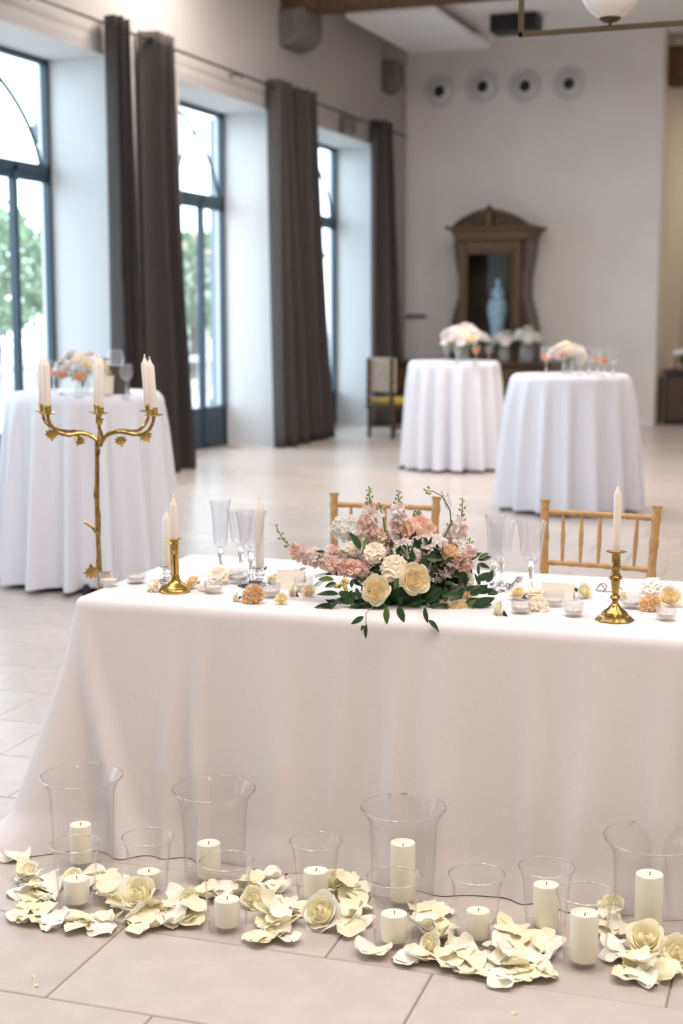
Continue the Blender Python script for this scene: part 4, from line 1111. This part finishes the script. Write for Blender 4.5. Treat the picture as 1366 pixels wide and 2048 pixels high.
MB().lathe([(a*k, 31*k+b*k*(h/k-31)/100) for a, b in [(9, 0), (6, 3), (6, 9), (9.5, 12), (10, 15), (7, 18), (6, 20), (6.5, 25), (8.5, 42), (9, 46), (12.5, 49), (12.5, 53), (9, 57), (8, 62), (10, 68), (10.5, 71), (8.5, 74), (8.5, 96), (9.5, 98), (7.5, 99), (7.5, 80), (0, 80)]], 24, mod=lambda r_, z, a: r_*(1+.03*math.cos(8*a))).obj('shaft', 'oldbrass', t)
MB().lathe([(9*k, h-3*k), (19*k, h-1.5*k), (20*k, h), (20*k, h+1.2*k), (18.5*k, h), (8*k, h-.8*k)], 8, close=True).obj('drip_tray', 'oldbrass', t, False)
Pc = P.copy(); Pc.z += 31*k+(h-31*k)*.8+.001
taper(Pc, hgt(Pc, 968)-.004, 9.0*k*.82, 'ivory taper in the turned brass candlestick on the right', wickbend=-.004)
# crystal holders + tapers
for px, py, ct, lb, lc in [(335, 1165, 1020, 'small crystal candle holder behind the slotted brass candlestick', 'ivory taper in a crystal holder, partly behind the brass candlestick'),
                           (520, 1168, 998, 'crystal candle holder behind the place card and goblets', 'ivory taper in a crystal holder right of the left goblets')]:
    P = T(px, py); k = wid(P, 1)
    t = thing('crystal_candle_holder', lb, 'candle holder', P, 0, 'crystal candle holders')
    hh = 34*k
    MB().lathe([(0, 0), (22*k, 0), (23*k, 3*k), (10*k, 9*k), (6*k, 14*k), (11*k, 19*k), (6.5*k, 23*k), (10*k, 26*k), (15*k, 33*k), (14.5*k, 35*k), (9.2*k, 29*k), (0, 28*k)], 12).obj('holder', 'crystal', t)
    Pc = P.copy(); Pc.z += 29*k
    taper(Pc, hgt(Pc, ct)-.004, 8.7*k, lc)

# ================================================================== glasses on the main table
gl = 'fluted crystal glasses on the main table'
for px, py, top, kind, lb, nm in [(442, 1158, 1001, 'flute', 'tall crystal flute, left of the left-hand goblets', 'champagne_flute'),
                              (482, 1152, 1021, 'goblet', 'crystal goblet beside the left flute, behind the peach carnation', 'wine_goblet'),
                              (503, 1172, 1023, 'goblet', 'crystal goblet partly behind the taper in the crystal holder', 'wine_goblet'),
                              (988, 1182, 1030, 'flute', 'tall crystal flute just right of the floral centrepiece', 'champagne_flute'),
                              (1003, 1170, 1043, 'goblet', 'crystal goblet behind the right-hand flute', 'wine_goblet'),
                              (1061, 1188, 1042, 'goblet', 'crystal goblet in front of the left post of the right chair', 'wine_goblet')]:
    P = T(px, py); h = hgt(P, top); s = h/(.2155 if kind == 'flute' else .1835)
    glass(P, kind, lb, round(s, 4), 0, gl, 'glass', nm)

# ================================================================== votives
vm = None
for px, py, lb, cut in [(218, 1172, 'smooth clear votive glass at the left corner of the table', 0), (273, 1166, 'clear votive glass, second from the left table corner', 0),
                   (427, 1186, 'clear votive glass right of the slotted brass candlestick', 0), (541, 1194, 'ribbed votive glass between the peach carnation and the small rose', 1),
                   (478, 1166, 'clear votive glass at the foot of the left goblets', 0), (607, 1182, 'clear votive glass behind the two small roses by the place card', 0),
                   (1042, 1226, 'ribbed glass votive jar between the white bud and the peach flowers', 1), (1108, 1212, 'ribbed votive glass just before the right place card', 1),
                   (1147, 1232, 'smooth votive glass nearest the table edge, right of centre', 0), (1262, 1216, 'ribbed votive glass right of the turned brass candlestick', 1),
                   (1332, 1240, 'ribbed votive glass at the right edge of the picture', 1)]:
    P = T(px, py); k = wid(P, 1)
    t = thing('votive_holder', lb, 'votive', P, 0, 'glass tealight holders on the main table')
    rr_ = 19.5*k; hh = 28*k
    prof = [(0, 0), (rr_*.82, 0), (rr_*.92, 3*k), (rr_, hh*.6), (rr_, hh), (rr_*.9, hh), (rr_*.88, 8*k), (rr_*.7, 6*k), (0, 6*k)]
    MB().lathe(prof, 60 if cut else 32, mod=(lambda r_, z, a: r_*(1+.03*math.cos(20*a))) if cut else None).obj('glass_cup', 'vgl', t)
    MB().lathe([(0, 6.2*k), (rr_*.78, 6.2*k), (rr_*.80, 8*k), (rr_*.80, 14*k), (rr_*.76, 14*k), (rr_*.74, 12.8*k), (0, 12.8*k)], 28).obj('tealight', 'waxw', t)
    MB().tube([(0, 0, 12.6*k), (.0004, 0, 16*k)], .0007, 5).obj('wick', 'wick', t)

# ================================================================== blossoms scattered on the table
gf = 'flower heads scattered on the main table'
def tf(kind, px, py, size_px, lb, ax=(-.1, -.7, .7), m='peach'):
    P = T(px, py); s = size_px*wid(P, 1); P.z += s*.45; P.y += s*.3
    if kind == 'rose':
        o = rose(P, ax, s, m, 3, None, 'cut_rose', lb, 'flower', gf)
        for q in range(2): link('leaf', LEAF[3-q*3], o, matrix=dirmat((0, 0, -.1), (math.cos(q*2.6+px), math.sin(q*2.6+px), -.15), 1.35))
        return o
    o = carnation(P, ax, s, m, 2, None, 'cut_carnation', lb, 'flower', gf, n=70 if m == 'peach' else 28)
    return o
tf('carn', 308, 1183, 17, 'pale peach flower head left of the slotted brass candlestick', (-.5, -.5, .5), 'peachp')
tf('rose', 385, 1177, 17, 'pale cream flower head just right of the slotted brass candlestick', (-.3, -.5, .7), 'peachp')
tf('carn', 408, 1182, 13, 'small pale blossom touching the votive right of the slotted candlestick', (.4, -.5, .7), 'petalw')
tf('carn', 434, 1168, 22, 'pale peach carnation with dark leaves at the foot of the left flute', (.3, -.6, .8), 'peachp')
tf('carn', 505, 1206, 25, 'bright peach carnation in front of the left goblets', (-.1, -.85, .5), 'peach')
tf('rose', 475, 1203, 12, 'small cream rosebud touching the bright peach carnation', (-.8, -.4, .3), 'rosec')
tf('rose', 563, 1208, 14, 'small yellow rose alone in front of the left place card', (.1, -.8, .6), 'rosec')
tf('rose', 590, 1192, 15, 'cream rosebud lying on its side before the place card', (-.8, -.4, .2), 'rosec')
tf('rose', 617, 1193, 15, 'peach rose beside the cream rosebud, nearest the centrepiece', (.0, -.8, .6), 'peachp')
tf('rose', 545, 1168, 13, 'white rosebud with green sepals left of the left place card', (.1, -.3, .9), 'petalw')
tf('rose', 1003, 1230, 19, 'white rose lying on its side left of the ribbed votive jar', (-.8, -.4, .3), 'petalw')
tf('rose', 1036, 1200, 17, 'pale peach rose behind the ribbed votive jar', (-.2, -.5, .8), 'peachp')
tf('carn', 1074, 1222, 20, 'peach carnation right of the ribbed votive jar', (.4, -.8, .5), 'peachp')
tf('carn', 1068, 1198, 17, 'pale peach carnation behind the peach carnation near the goblet', (.2, -.3, .9), 'peachp')
tf('rose', 1163, 1196, 19, 'white rose lying right of the right place card', (.7, -.4, .4), 'petalw')
tf('carn', 1300, 1222, 23, 'orange centred carnation between the two right-hand votives', (-.2, -.85, .5), 'peach')
tf('carn', 1303, 1188, 22, 'cream carnation behind the orange centred carnation at the right', (-.1, -.5, .8), 'petalw')
tf('rose', 1338, 1212, 25, 'big pale peach rose at the right edge behind the votive', (.2, -.8, .5), 'peachp')
tf('rose', 1243, 1200, 12, 'tiny white bud with green sepals behind the turned candlestick base', (.5, -.4, .7), 'petalw')
# leaves with them
for px, py, d, s in []: pass

# place cards, cutlery, ornament
def card(px, py, wpx, hpx, lb, rz):
    P = T(px, py); k = wid(P, 1); w_ = wpx*k/2; h_ = hpx*k
    t = thing('place_card', lb, 'place card', P, rz, 'folded cream place cards')
    MB().add([(-w_, 0, 0), (w_, 0, 0), (w_, .022, h_), (-w_, .022, h_), (-w_, .0008, 0), (w_, .0008, 0), (w_, .0222, h_-.0006), (-w_, .0222, h_-.0006)],
             [(0, 1, 2, 3), (7, 6, 5, 4), (0, 4, 5, 1), (0, 3, 7, 4), (1, 5, 6, 2)]).obj('card_front', 'card', t, False)
    MB().add([(-w_, .0445, 0), (w_, .0445, 0), (w_, .022, h_), (-w_, .022, h_), (-w_, .0437, 0), (w_, .0437, 0), (w_, .0218, h_-.0006), (-w_, .0218, h_-.0006)],
             [(3, 2, 1, 0), (4, 5, 6, 7), (0, 1, 5, 4), (0, 4, 7, 3), (1, 2, 6, 5)]).obj('card_back', 'card', t, False)
card(578, 1178, 58, 36, 'blank folded cream place card at the left, before the centrepiece', .12)
card(1113, 1200, 66, 32, 'blank folded cream place card at the right, behind the votives', .05)
def knife(px, py, ang, L, lb):
    t = thing('table_knife', lb, 'knife', T(px, py), ang, 'cutlery on the main table')
    MB().prism([(0, -.004), (L*.45, -.006), (L*.47, .006), (0, .004)], .001, .006).obj('handle', 'steel', t, False)
    MB().prism([(L*.46, -.005), (L*.9, -.010), (L, .0), (L*.97, .006), (L*.46, .005)], .002, .004).obj('blade', 'steel', t, False)
def fork(px, py, ang, L, lb):
    t = thing('table_fork', lb, 'fork', T(px, py), ang, 'cutlery on the main table')
    MB().tube([(0, 0, .004), (L*.3, 0, .006), (L*.68, 0, .010), (L*.74, 0, .008)], [.005, .003, .0025, .009], 8).obj('handle', 'steel', t)
    for k in (-1.5, -.5, .5, 1.5):
        MB().tube([(L*.73, k*.004, .007), (L*.85, k*.0048, .005), (L, k*.0048, .010)], [.002, .0018, .001], 5).obj('tine', 'steel', t)
va = math.atan2(V.y, V.x)
knife(1075, 1195, va-.1, .22, 'steel knife lying between the goblet and the right place card')
fork(1015, 1180, va-.02, .20, 'steel fork lying right of the goblets beside the centrepiece')
knife(625, 1178, va+.1, .22, 'steel knife partly behind the blush flowers left of the centrepiece')
fork(545, 1155, va-.35, .17, 'steel fork behind the left place card')
fork(575, 1160, va-.7, .15, 'second fork behind the left place card, turned outward')
t = thing('wire_ornament', 'small curled brown wire ornament lying behind the turned candlestick', 'ornament', T(1218, 1184))
for s in (-1, 1):
    MB().tube([(s*(.012+.03*q), .0+.01*math.sin(9*q), .004+.02*math.sin(PI*q)**2) for q in [i/12 for i in range(13)]], .0016, 6).obj('wire_curl', 'silver', t)
    MB().tube([(s*(.02+.012*math.cos(q)), .0, .015+.011*math.sin(q)) for q in [i/10*4.5 for i in range(11)]], .0014, 6).obj('wire_curl', 'silver', t)
MB().tube([(-.04, 0, .0022), (.04, 0, .0022)], .0016, 6).obj('wire_foot', 'silver', t)

# ================================================================== candelabra
D0 = 4.25
Pc = at(200, 1166, .75); dirh = Vector((Pc.x, Pc.y, 0)).normalized()
Pb = aty(199, 1168, 4.36); B = Vector((Pb.x, 4.36, 0))
cd = thing('candelabra', 'tall twisted brass vine candelabra with leaf branches at the left end of the table', 'candelabra', B)
def cp(px, py, dep=0.0):
    """point in the vertical plane through the base facing the lens, dep metres behind it"""
    r_ = ray(px, py); n_ = Vector((FH.x, FH.y, 0)); tt = ((B - Vector(_C)).dot(n_)+dep)/Vector(r_).dot(n_)
    return Vector(_C)+Vector(r_)*tt - B
kk = proj(B+Vector((0, 0, 1)))[2]/FPX
# foot
MB().lathe([(0, 0), (.09, 0), (.09, .008), (.08, .02), (.04, .035), (.02, .06), (.0, .06)], 32).obj('foot', 'brass', cd)
top = cp(200, 886).z
for ph in (0, 2*PI/3, 4*PI/3):
    pts = []
    for i in range(60):
        q = i/59; z = .04+(top-.04)*q; a = ph+q*5
        pts.append((.0042*math.cos(a)+.0015*math.sin(q*14), .0042*math.sin(a), z))
    MB().tube(pts, .0047, 8).obj('pole_strand', 'oldbrass', cd)
pts = []
for i in range(140):
    q = i/139; a = q*26+.6*math.sin(q*31); pts.append((.0098*math.cos(a)+.0015*math.sin(q*14), .0098*math.sin(a), .08+(top-.1)*q))
MB().tube(pts, [.0024+.0008*math.sin(i*.7) for i in range(140)], 6).obj('tendril', 'oldbrass', cd)
x0 = cp(200, 886).x; 
def vine(pts, r0=4.2, r1=3.4):
    P_ = [Vector(p) for p in pts]; out = []
    for i in range(len(P_)-1):
        p0, p1, p2, p3 = P_[max(i-1, 0)], P_[i], P_[i+1], P_[min(i+2, len(P_)-1)]
        for s in range(6):
            u = s/6; out.append(.5*((2*p1)+(p2-p0)*u+(2*p0-5*p1+4*p2-p3)*u*u+(3*p1-p0-3*p2+p3)*u*u*u))
    out.append(P_[-1]); n = len(out)
    return MB().tube(out, [(r0+(r1-r0)*i/n)*kk*(1+.12*math.sin(i*1.9)) for i in range(n)], 8)
j = (200, 892)
arms = [([(200, 892, 0), (188, 876, 0), (165, 867, 0), (135, 870, -.01), (112, 862, -.02), (99, 845, -.03), (95, 828, -.03)], (95, 828, -.03), 'front left', 91, 716),
        ([(200, 892, 0), (186, 873, .02), (160, 864, .05), (125, 862, .09), (100, 852, .12), (88, 838, .13), (86, 824, .13)], (86, 824, .13), 'rear left', 83, 714),
        ([(200, 892, 0), (212, 872, 0), (238, 864, -.01), (270, 869, -.02), (292, 866, -.03), (304, 850, -.03), (308, 832, -.03)], (308, 832, -.03), 'front right', 299, 718),
        ([(200, 892, 0), (214, 870, .02), (240, 861, .05), (272, 862, .09), (288, 850, .12), (296, 836, .13), (297, 824, .13)], (297, 824, .13), 'rear right', 289, 714),
        ([(200, 892, 0), (203, 872, 0), (198, 852, 0), (200, 828, 0)], (200, 828, 0), 'front middle', 200, 716),
        ([(200, 892, 0), (198, 870, .04), (195, 850, .12), (195, 826, .13)], (195, 826, .13), 'rear middle', 194, 714)]
def vineleaf(p, s, rot):
    half = [(-.45, .0), (-.50, .10), (-.62, .34), (-.30, .38), (-.42, .78), (-.05, .60), (.10, .92), (.30, .50), (.52, .60), (.50, .28), (.98, .0)]
    poly = half + [(x, -y) for x, y in half[::-1][1:-1]]
    mb = MB(); c = len(poly)
    mb.v = [(x, y, -.25*(x*x+y*y)) for x, y in poly] + [(0, 0, .12)] + [(x, y, -.25*(x*x+y*y)-.07) for x, y in poly] + [(0, 0, .03)]
    mb.f = [(i, (i+1) % c, c) for i in range(c)] + [(c+1+(i+1) % c, c+1+i, 2*c+1) for i in range(c)] + [(i, c+1+i, c+1+(i+1) % c, (i+1) % c) for i in range(c)]
    mb.xf(tl(p, Matrix.Rotation(YAW, 4, 'Z') @ Euler(rot).to_matrix().to_4x4()) @ Matrix.Scale(s, 4))
    return mb
for pts, cup, nm, tx_, ty_ in arms:
    a_ = vine([cp(*p) for p in pts]).obj('branch', 'oldbrass', cd)
    c = cp(*cup)
    MB().lathe([(4*kk, -2*kk), (17*kk, 1*kk), (18.5*kk, 3*kk), (17*kk, 3*kk), (5*kk, 1*kk), (4*kk, 1*kk)], 28, c.x, c.y, c.z, close=True).obj('drip_pan', 'brass', a_)
    MB().lathe([(0, -1*kk), (5*kk, -1*kk), (7.6*kk, 1*kk), (7.8*kk, 14*kk), (8.2*kk, 17*kk), (7.2*kk, 17*kk), (6.8*kk, 4*kk), (0, 4*kk)], 24, c.x, c.y, c.z).obj('candle_cup', 'brass', a_)
    base = B + c + Vector((0, 0, 4.2*kk)); tp = B + cp(tx_, ty_, cup[2]); d = tp-base
    o = thing('taper_candle', 'ivory taper in the %s cup of the brass candelabra' % nm, 'candle', base, 0, 'tapers in the candelabra')
    o.rotation_euler = d.to_track_quat('Z', 'Y').to_euler()
    taper_mb(d.length, 6.8*kk*1.45 if False else 6.7*kk*1.2).obj('wax', 'waxw', o)
    MB().tube([(0, 0, d.length-.004), (0, 0, d.length+.004), (-.007 if 'rear right' in nm else -.002, 0, d.length+.009)], [.0026, .0022, .002], 6).obj('wick', 'wickw', o)
for px, py, s, rot in [(103, 868, 13, (PI/2, PI/2, 0)), (158, 880, 12, (PI/2+.3, PI/2+.4, 0)), (241, 881, 12, (PI/2, PI/2-.2, 0)), (291, 872, 13, (PI/2, PI/2-.5, 0)), (198, 842, 9, (PI/2, -.4, 0)),
                       (184, 1146, 16, (PI/2, -PI/2-.2, 0)), (212, 1152, 11, (PI/2, -PI/2+.7, 0))]:
    p = cp(px, py, -.015); vineleaf(p, s*1.25*kk, rot).obj('vine_leaf', 'brass', cd)
vine([cp(200, 1068), cp(192, 1064), cp(184, 1054), cp(169, 1044)], 3.6, 2.6).obj('twig', 'oldbrass', cd)

# ================================================================== centrepiece
CP = T(812, 1210); CP.y += .085; CP.x += -.02
ct = thing('floral_centrepiece', 'low centrepiece of blush stocks, cream roses and dark leaves in the middle of the table', 'flowers', CP)
YC = CP.y
k = wid(CP, 1)
def L_(px, py, dep):
    """point at camera-facing depth offset dep (metres toward the back) from the arrangement centre, local coordinates"""
    r_ = ray(px, py); n_ = Vector((FH.x, FH.y, 0)); tt = ((CP-Vector(_C)).dot(n_)+dep)/Vector(r_).dot(n_)
    return Vector(_C)+Vector(r_)*tt-CP
MB().lathe([(0, 0), (.085, 0), (.10, .01), (.115, .055), (.11, .07), (.10, .07), (.08, .02), (0, .02)], 32).obj('bowl', 'leaf', ct)
foliage(0, 0, .10, .19, .13, .10, 420, .028, random.Random(5)).obj('moss_filling', 'leaf', ct, False)
ct.children[-1]['kind'] = 'stuff'
rc_ = 6.0
view = -Vector(( _fw[0], _fw[1], _fw[2]))
def ax(dx, dz, t=1.0): return (view*t + Vector(_rt)*dx + Vector((0, 0, dz)))
# (px, py, radius px, kind, material, depth, dx, dz)
blooms = [
 (752, 1180, 27, 'rose', 'rosec', -.15, -.15, -.05), (829, 1158, 29, 'rose', 'rosec', -.15, .1, -.05),
 (919, 1215, 17, 'rose', 'rosec', -.13, .15, .1), (889, 1214, 14, 'rose', 'rosec', -.12, -.3, .2),
 (749, 1104, 20, 'carn', 'peachp', -.08, -.2, .5), (788, 1136, 25, 'carn', 'peachp', -.12, -.1, .2),
 (708, 1096, 15, 'carn', 'peachp', -.05, -.4, .5), (902, 1105, 17, 'carn', 'peach', -.08, .3, .5),
 (932, 1190, 13, 'rose', 'peachp', -.10, .5, .1), (912, 1180, 12, 'rose', 'pinkl', -.08, .2, -.2), (934, 1160, 16, 'carn', 'peachp', -.07, .6, .2),
 (838, 1062, 32, 'peony', 'peony', .02, .1, .35), (872, 1094, 27, 'carn', 'pinkl', -.04, .2, .4), (842, 1095, 26, 'peony', 'pinkl', -.02, .0, .5), (826, 1112, 15, 'carn', 'pinkl', -.08, -.2, .1), (805, 1098, 22, 'peony', 'pinkl', -.03, -.3, .4),
 (708, 1165, 0, '', '', 0, 0, 0)]
stems = MB()
for px, py, rp, kd, m, dep, dx, dz in blooms:
    if not rp: continue
    p = L_(px, py, dep); s = rp*k*(1.08 if kd == 'rose' else 1.08); a = ax(dx, dz).normalized(); p -= a*s*.4
    if kd == 'rose': rose(p, a, s, m, 4, ct, 'rose')
    elif kd == 'carn': carnation(p, a, s, m, 3+rp % 2, ct, 'carnation', n=32 if m != 'peach' else 60, leafy=False)
    else: carnation(p, a, s, m, 9, ct, 'peony', n=26, flat=1.0, leafy=False)
    stems.tube([p, p*.5+Vector((0, 0, .03)), (0, 0, .03)], .0025, 5)
# stocks: spikes of florets along a path
def stock(path, fsz, m, n, nb=6, dens=1.0, seed=0, name='stock_stem', dep0=0.0, dep1=None, spread=1.0, tipfrac=.25):
    rr = random.Random(seed); dep1 = dep0 if dep1 is None else dep1
    pts = [L_(px, py, dep0+(dep1-dep0)*i/(len(path)-1)) for i, (px, py) in enumerate(path)]
    o = MB().tube(pts, [.0032-.0018*i/(len(pts)-1) for i in range(len(pts))], 6).obj(name, 'stem', ct)
    def on(q):
        f_ = q*(len(pts)-1); i = min(int(f_), len(pts)-2); return pts[i].lerp(pts[i+1], f_-i), (pts[i+1]-pts[i]).normalized()
    for i in range(n):
        q = (i+.5)/n*(1-tipfrac); c, tdir = on(q)
        a = i*2.4+rr.uniform(-.4, .4); nn = tdir.orthogonal().normalized(); bb = tdir.cross(nn)
        side_ = nn*math.cos(a)+bb*math.sin(a)
        side_ = (side_ + view*.45).normalized()
        sz = fsz*k*rr.uniform(.75, 1.1)*(1-.35*q)
        mm = m[rr.randrange(len(m))]
        link('floret', FLOR[mm][rr.randrange(3)], o, matrix=tl(c+side_*sz*.75*spread, aim(side_+tdir*.35, rr.uniform(0, 6))) @ Matrix.Scale(sz, 4))
    for i in range(nb):
        q = 1-tipfrac*(nb-i-.3)/nb; c, tdir = on(min(1, q)); a = i*2.4; nn = tdir.orthogonal().normalized(); bb = tdir.cross(nn)
        side_ = (nn*math.cos(a)+bb*math.sin(a)); s = (4.6-2.2*i/nb)*k
        link('bud', budm, o, matrix=tl(c+side_*s*1.6, aim(side_*.8+tdir)) @ Matrix.Scale(s, 4))
    return o
PK = ['pink', 'pink', 'pinkl']
stock([(745, 1120), (742, 1080), (740, 1030), (739, 1000), (738, 972)], 14, PK, 20, 12, seed=1, dep0=.0, tipfrac=.34)
stock([(728, 1110), (718, 1080), (726, 1050), (730, 1030)], 14, PK, 16, 3, seed=11, dep0=-.02, tipfrac=.1)
stock([(790, 1120), (798, 1080), (796, 1035), (796, 1005), (798, 980)], 14, PK, 22, 10, seed=2, dep0=.02, tipfrac=.3)
stock([(760, 1110), (765, 1080), (770, 1060)], 13, ['peachp', 'pink'], 10, 3, seed=3, dep0=-.02, tipfrac=.1)
stock([(750, 1120), (700, 1128), (650, 1122), (620, 1112), (590, 1103), (565, 1078), (550, 1048)], 15, PK, 30, 9, seed=4, dep0=-.02, dep1=-.04, tipfrac=.28)
stock([(740, 1145), (700, 1140), (665, 1128), (640, 1118)], 15, PK, 22, 3, seed=5, dep0=-.07, tipfrac=.06)
stock([(735, 1120), (705, 1118), (672, 1108), (655, 1100)], 14, ['pinkl', 'pink'], 15, 3, seed=15, dep0=-.03, tipfrac=.06)
stock([(860, 1150), (890, 1138), (925, 1132), (940, 1120)], 15, PK, 22, 3, seed=6, dep0=-.08, tipfrac=.06)
stock([(870, 1130), (905, 1125), (935, 1105), (945, 1100)], 15, PK, 18, 3, seed=7, dep0=-.05, tipfrac=.06)
stock([(900, 1130), (912, 1090), (922, 1050), (924, 1020), (925, 995)], 13, ['pinkl', 'pink', 'whitef'], 13, 10, seed=8, dep0=.0, tipfrac=.42)
stock([(935, 1130), (938, 1100), (940, 1075)], 9, ['pinkl'], 4, 8, seed=9, dep0=-.03, tipfrac=.5)
stock([(895, 1110), (896, 1070), (905, 1040)], 12, ['whitef', 'pinkl'], 10, 5, seed=10, dep0=.03, tipfrac=.25)
stock([(880, 1120), (886, 1080), (902, 1045), (900, 1020), (885, 993), (865, 982), (847, 981)], 5, ['whitef'], 1, 5, seed=17, dep0=.0, tipfrac=.12)
stock([(775, 1115), (772, 1070), (765, 1030), (757, 1005)], 6, ['pinkl'], 3, 4, seed=18, dep0=-.02, tipfrac=.2)
stock([(838, 1060), (835, 1030), (830, 1020)], 6, ['whitef'], 3, 8, seed=19, dep0=.05, tipfrac=.5)
# white lacy umbel
um = MB().tube([L_(720, 1120, .0), L_(705, 1090, .0), L_(695, 1065, -.01)], .002, 6).obj('umbel_stem', 'stem', ct)
rr = random.Random(8)
for i in range(46):
    a = i*2.399; q = math.sqrt((i+.5)/46)
    p = L_(693+33*q*math.cos(a), 1058+26*q*math.sin(a), -.02+.03*q+rr.uniform(-.012, .012))
    link('floret', FLOR['whitef'][i % 3], um, matrix=tl(p, aim(ax(.5*math.cos(a), .6), a)) @ Matrix.Scale(5.2*k*rr.uniform(.7, 1.2), 4))
# fern wisps top right
wsp = MB()
for i in range(9):
    b = L_(897-1*i, 1020-3.4*i, 0); wsp.tube([b, b+L_(700, 900, 0)*0+Vector((.012*(1 if i % 2 else -1), 0, .012))], .0006, 4)
    wsp.tube([b+Vector((.006*(1 if i % 2 else -1), 0, .006)), b+Vector((.010*(1 if i % 2 else -1), 0, .018))], .0006, 4)
wsp.obj('fern_wisp', 'stem', ct)
# berries
for i, (px, py) in enumerate([(683, 1168), (694, 1164), (692, 1180), (682, 1186), (699, 1190), (690, 1174), (688, 1160), (672, 1172)]):
    link('berry', MB().lathe([(0, -1), (.6, -.8), (1, -.1), (.8, .6), (.35, .95), (.15, 1.25), (0, 1.1)], 10).mesh('berry', 'berry') if i == 0 else bpy.data.meshes['berry'], ct, L_(px, py, -.12), scale=5*k)
# leaves: hand placed (base px, tip px, width class, depth)
EDGE = -(((Vector((CP.x, CP.y, 0))-TB).dot(V)+.040)/Vector((FH.x, FH.y, 0)).dot(V))
def leafp(bx, by, tx, ty, dep=-.12, dd=0.0, kind=None, wscale=1.0, roll=None, edge=False):
    a = L_(bx, by, dep); b = L_(tx, ty, dep+dd)
    if min(a.z, b.z) < .004:
        if edge: a = L_(bx, by, EDGE); b = L_(tx, ty, EDGE-.008)
        else: a.z = max(a.z, .006); b.z = max(b.z, .006)
    d = b-a; ln = d.length
    kind = R.randrange(4) if kind is None else kind
    x = d.normalized(); zz = (view - x*view.dot(x)).normalized(); zz = (zz*.9 + Vector((0, 0, .45)) - x*.45*x.z).normalized(); zz = (zz-x*zz.dot(x)).normalized(); y = zz.cross(x)
    m = Matrix((x, y, zz)).transposed().to_4x4() @ Matrix.Rotation(R.uniform(-.5, .5) if roll is None else roll, 4, 'X')
    link('leaf', LEAF[kind], ct, matrix=tl(a, m) @ Matrix.Diagonal((ln, ln*wscale, ln*.8, 1)))
for a in [(668, 1160, 634, 1156), (672, 1166, 650, 1174), (690, 1150, 652, 1140), (678, 1188, 633, 1187), (672, 1200, 652, 1206), (668, 1213, 630, 1212), (664, 1206, 650, 1198),
          (680, 1196, 660, 1215), (700, 1195, 705, 1225), (728, 1233, 702, 1248), (726, 1226, 697, 1224), (733, 1248, 728, 1277), (727, 1250, 722, 1262), (774, 1214, 772, 1250), (797, 1212, 808, 1246),
          (850, 1214, 852, 1248), (856, 1240, 882, 1262), (858, 1236, 874, 1238), (880, 1178, 848, 1214), (884, 1176, 846, 1208), (800, 1210, 803, 1178), (730, 1210, 772, 1214), (745, 1215, 700, 1212), (725, 1195, 690, 1188),
          (705, 1180, 690, 1200), (712, 1175, 720, 1200), (822, 1212, 850, 1200), (860, 1220, 895, 1228), (870, 1232, 910, 1224), (935, 1220, 950, 1200), (938, 1225, 985, 1208), (945, 1215, 990, 1196),
          (940, 1190, 970, 1170), (950, 1180, 985, 1182), (960, 1170, 952, 1150), (958, 1150, 955, 1130), (955, 1160, 985, 1145), (975, 1165, 985, 1140), (955, 1128, 982, 1135), (942, 1128, 940, 1112),
          (938, 1120, 962, 1104), (955, 1120, 985, 1112), (958, 1118, 978, 1104), (930, 1205, 962, 1195), (965, 1185, 975, 1168), (970, 1182, 998, 1186), (975, 1190, 1002, 1178)]:
    leafp(*a, dep=-.13 if a[1] > 1150 else -.05, dd=R.uniform(-.03, .02), edge=a[3] > 1240)
for a in [(722, 1098, 700, 1065), (735, 1100, 730, 1072), (716, 1104, 700, 1098), (752, 1126, 720, 1128), (868, 1100, 880, 1128), (862, 1110, 858, 1130), (870, 1118, 866, 1146), (880, 1112, 868, 1096), (806, 1088, 812, 1112),
          (822, 1090, 816, 1112), (808, 1092, 790, 1102), (846, 1128, 880, 1140), (770, 1150, 790, 1165), (765, 1118, 800, 1118), (860, 1140, 850, 1160), (650, 1105, 632, 1102), (645, 1110, 622, 1118), (690, 1108, 680, 1098)]:
    leafp(*a, dep=-.06, dd=R.uniform(-.03, .02), kind=R.choice([0, 1, 3]))
rr = random.Random(77)
for i in range(95):   # dark skirt of leaves filling under the flowers
    px = rr.uniform(672, 945); py = rr.uniform(1150, 1222); a = rr.uniform(0, 6.3); ln = rr.uniform(22, 40)
    leafp(px, py, px+ln*math.cos(a), min(1236, py+ln*.7*math.sin(a)+6), dep=rr.uniform(-.14, -.03), dd=rr.uniform(-.03, .03), kind=rr.choice([0, 1, 2, 2]), wscale=1.15)
for i in range(34):
    px = rr.uniform(690, 930); py = rr.uniform(1095, 1150); a = rr.uniform(0, 6.3); ln = rr.uniform(20, 34)
    leafp(px, py, px+ln*math.cos(a), py+ln*math.sin(a), dep=rr.uniform(-.03, .05), dd=rr.uniform(-.03, .03))
stems.tube([L_(760, 1200, -.1), L_(732, 1226, EDGE), L_(732, 1250, EDGE)], .0012, 5).tube([L_(840, 1210, -.1), L_(852, 1222, EDGE), L_(857, 1240, EDGE)], .0012, 5)
stems.tube([L_(930, 1190, -.08), L_(955, 1170, -.1), L_(960, 1125, -.1)], .0016, 5).tube([L_(690, 1190, -.1), L_(665, 1205, -.12), L_(650, 1210, -.12)], .0014, 5)
stems.obj('stems', 'stem', ct)
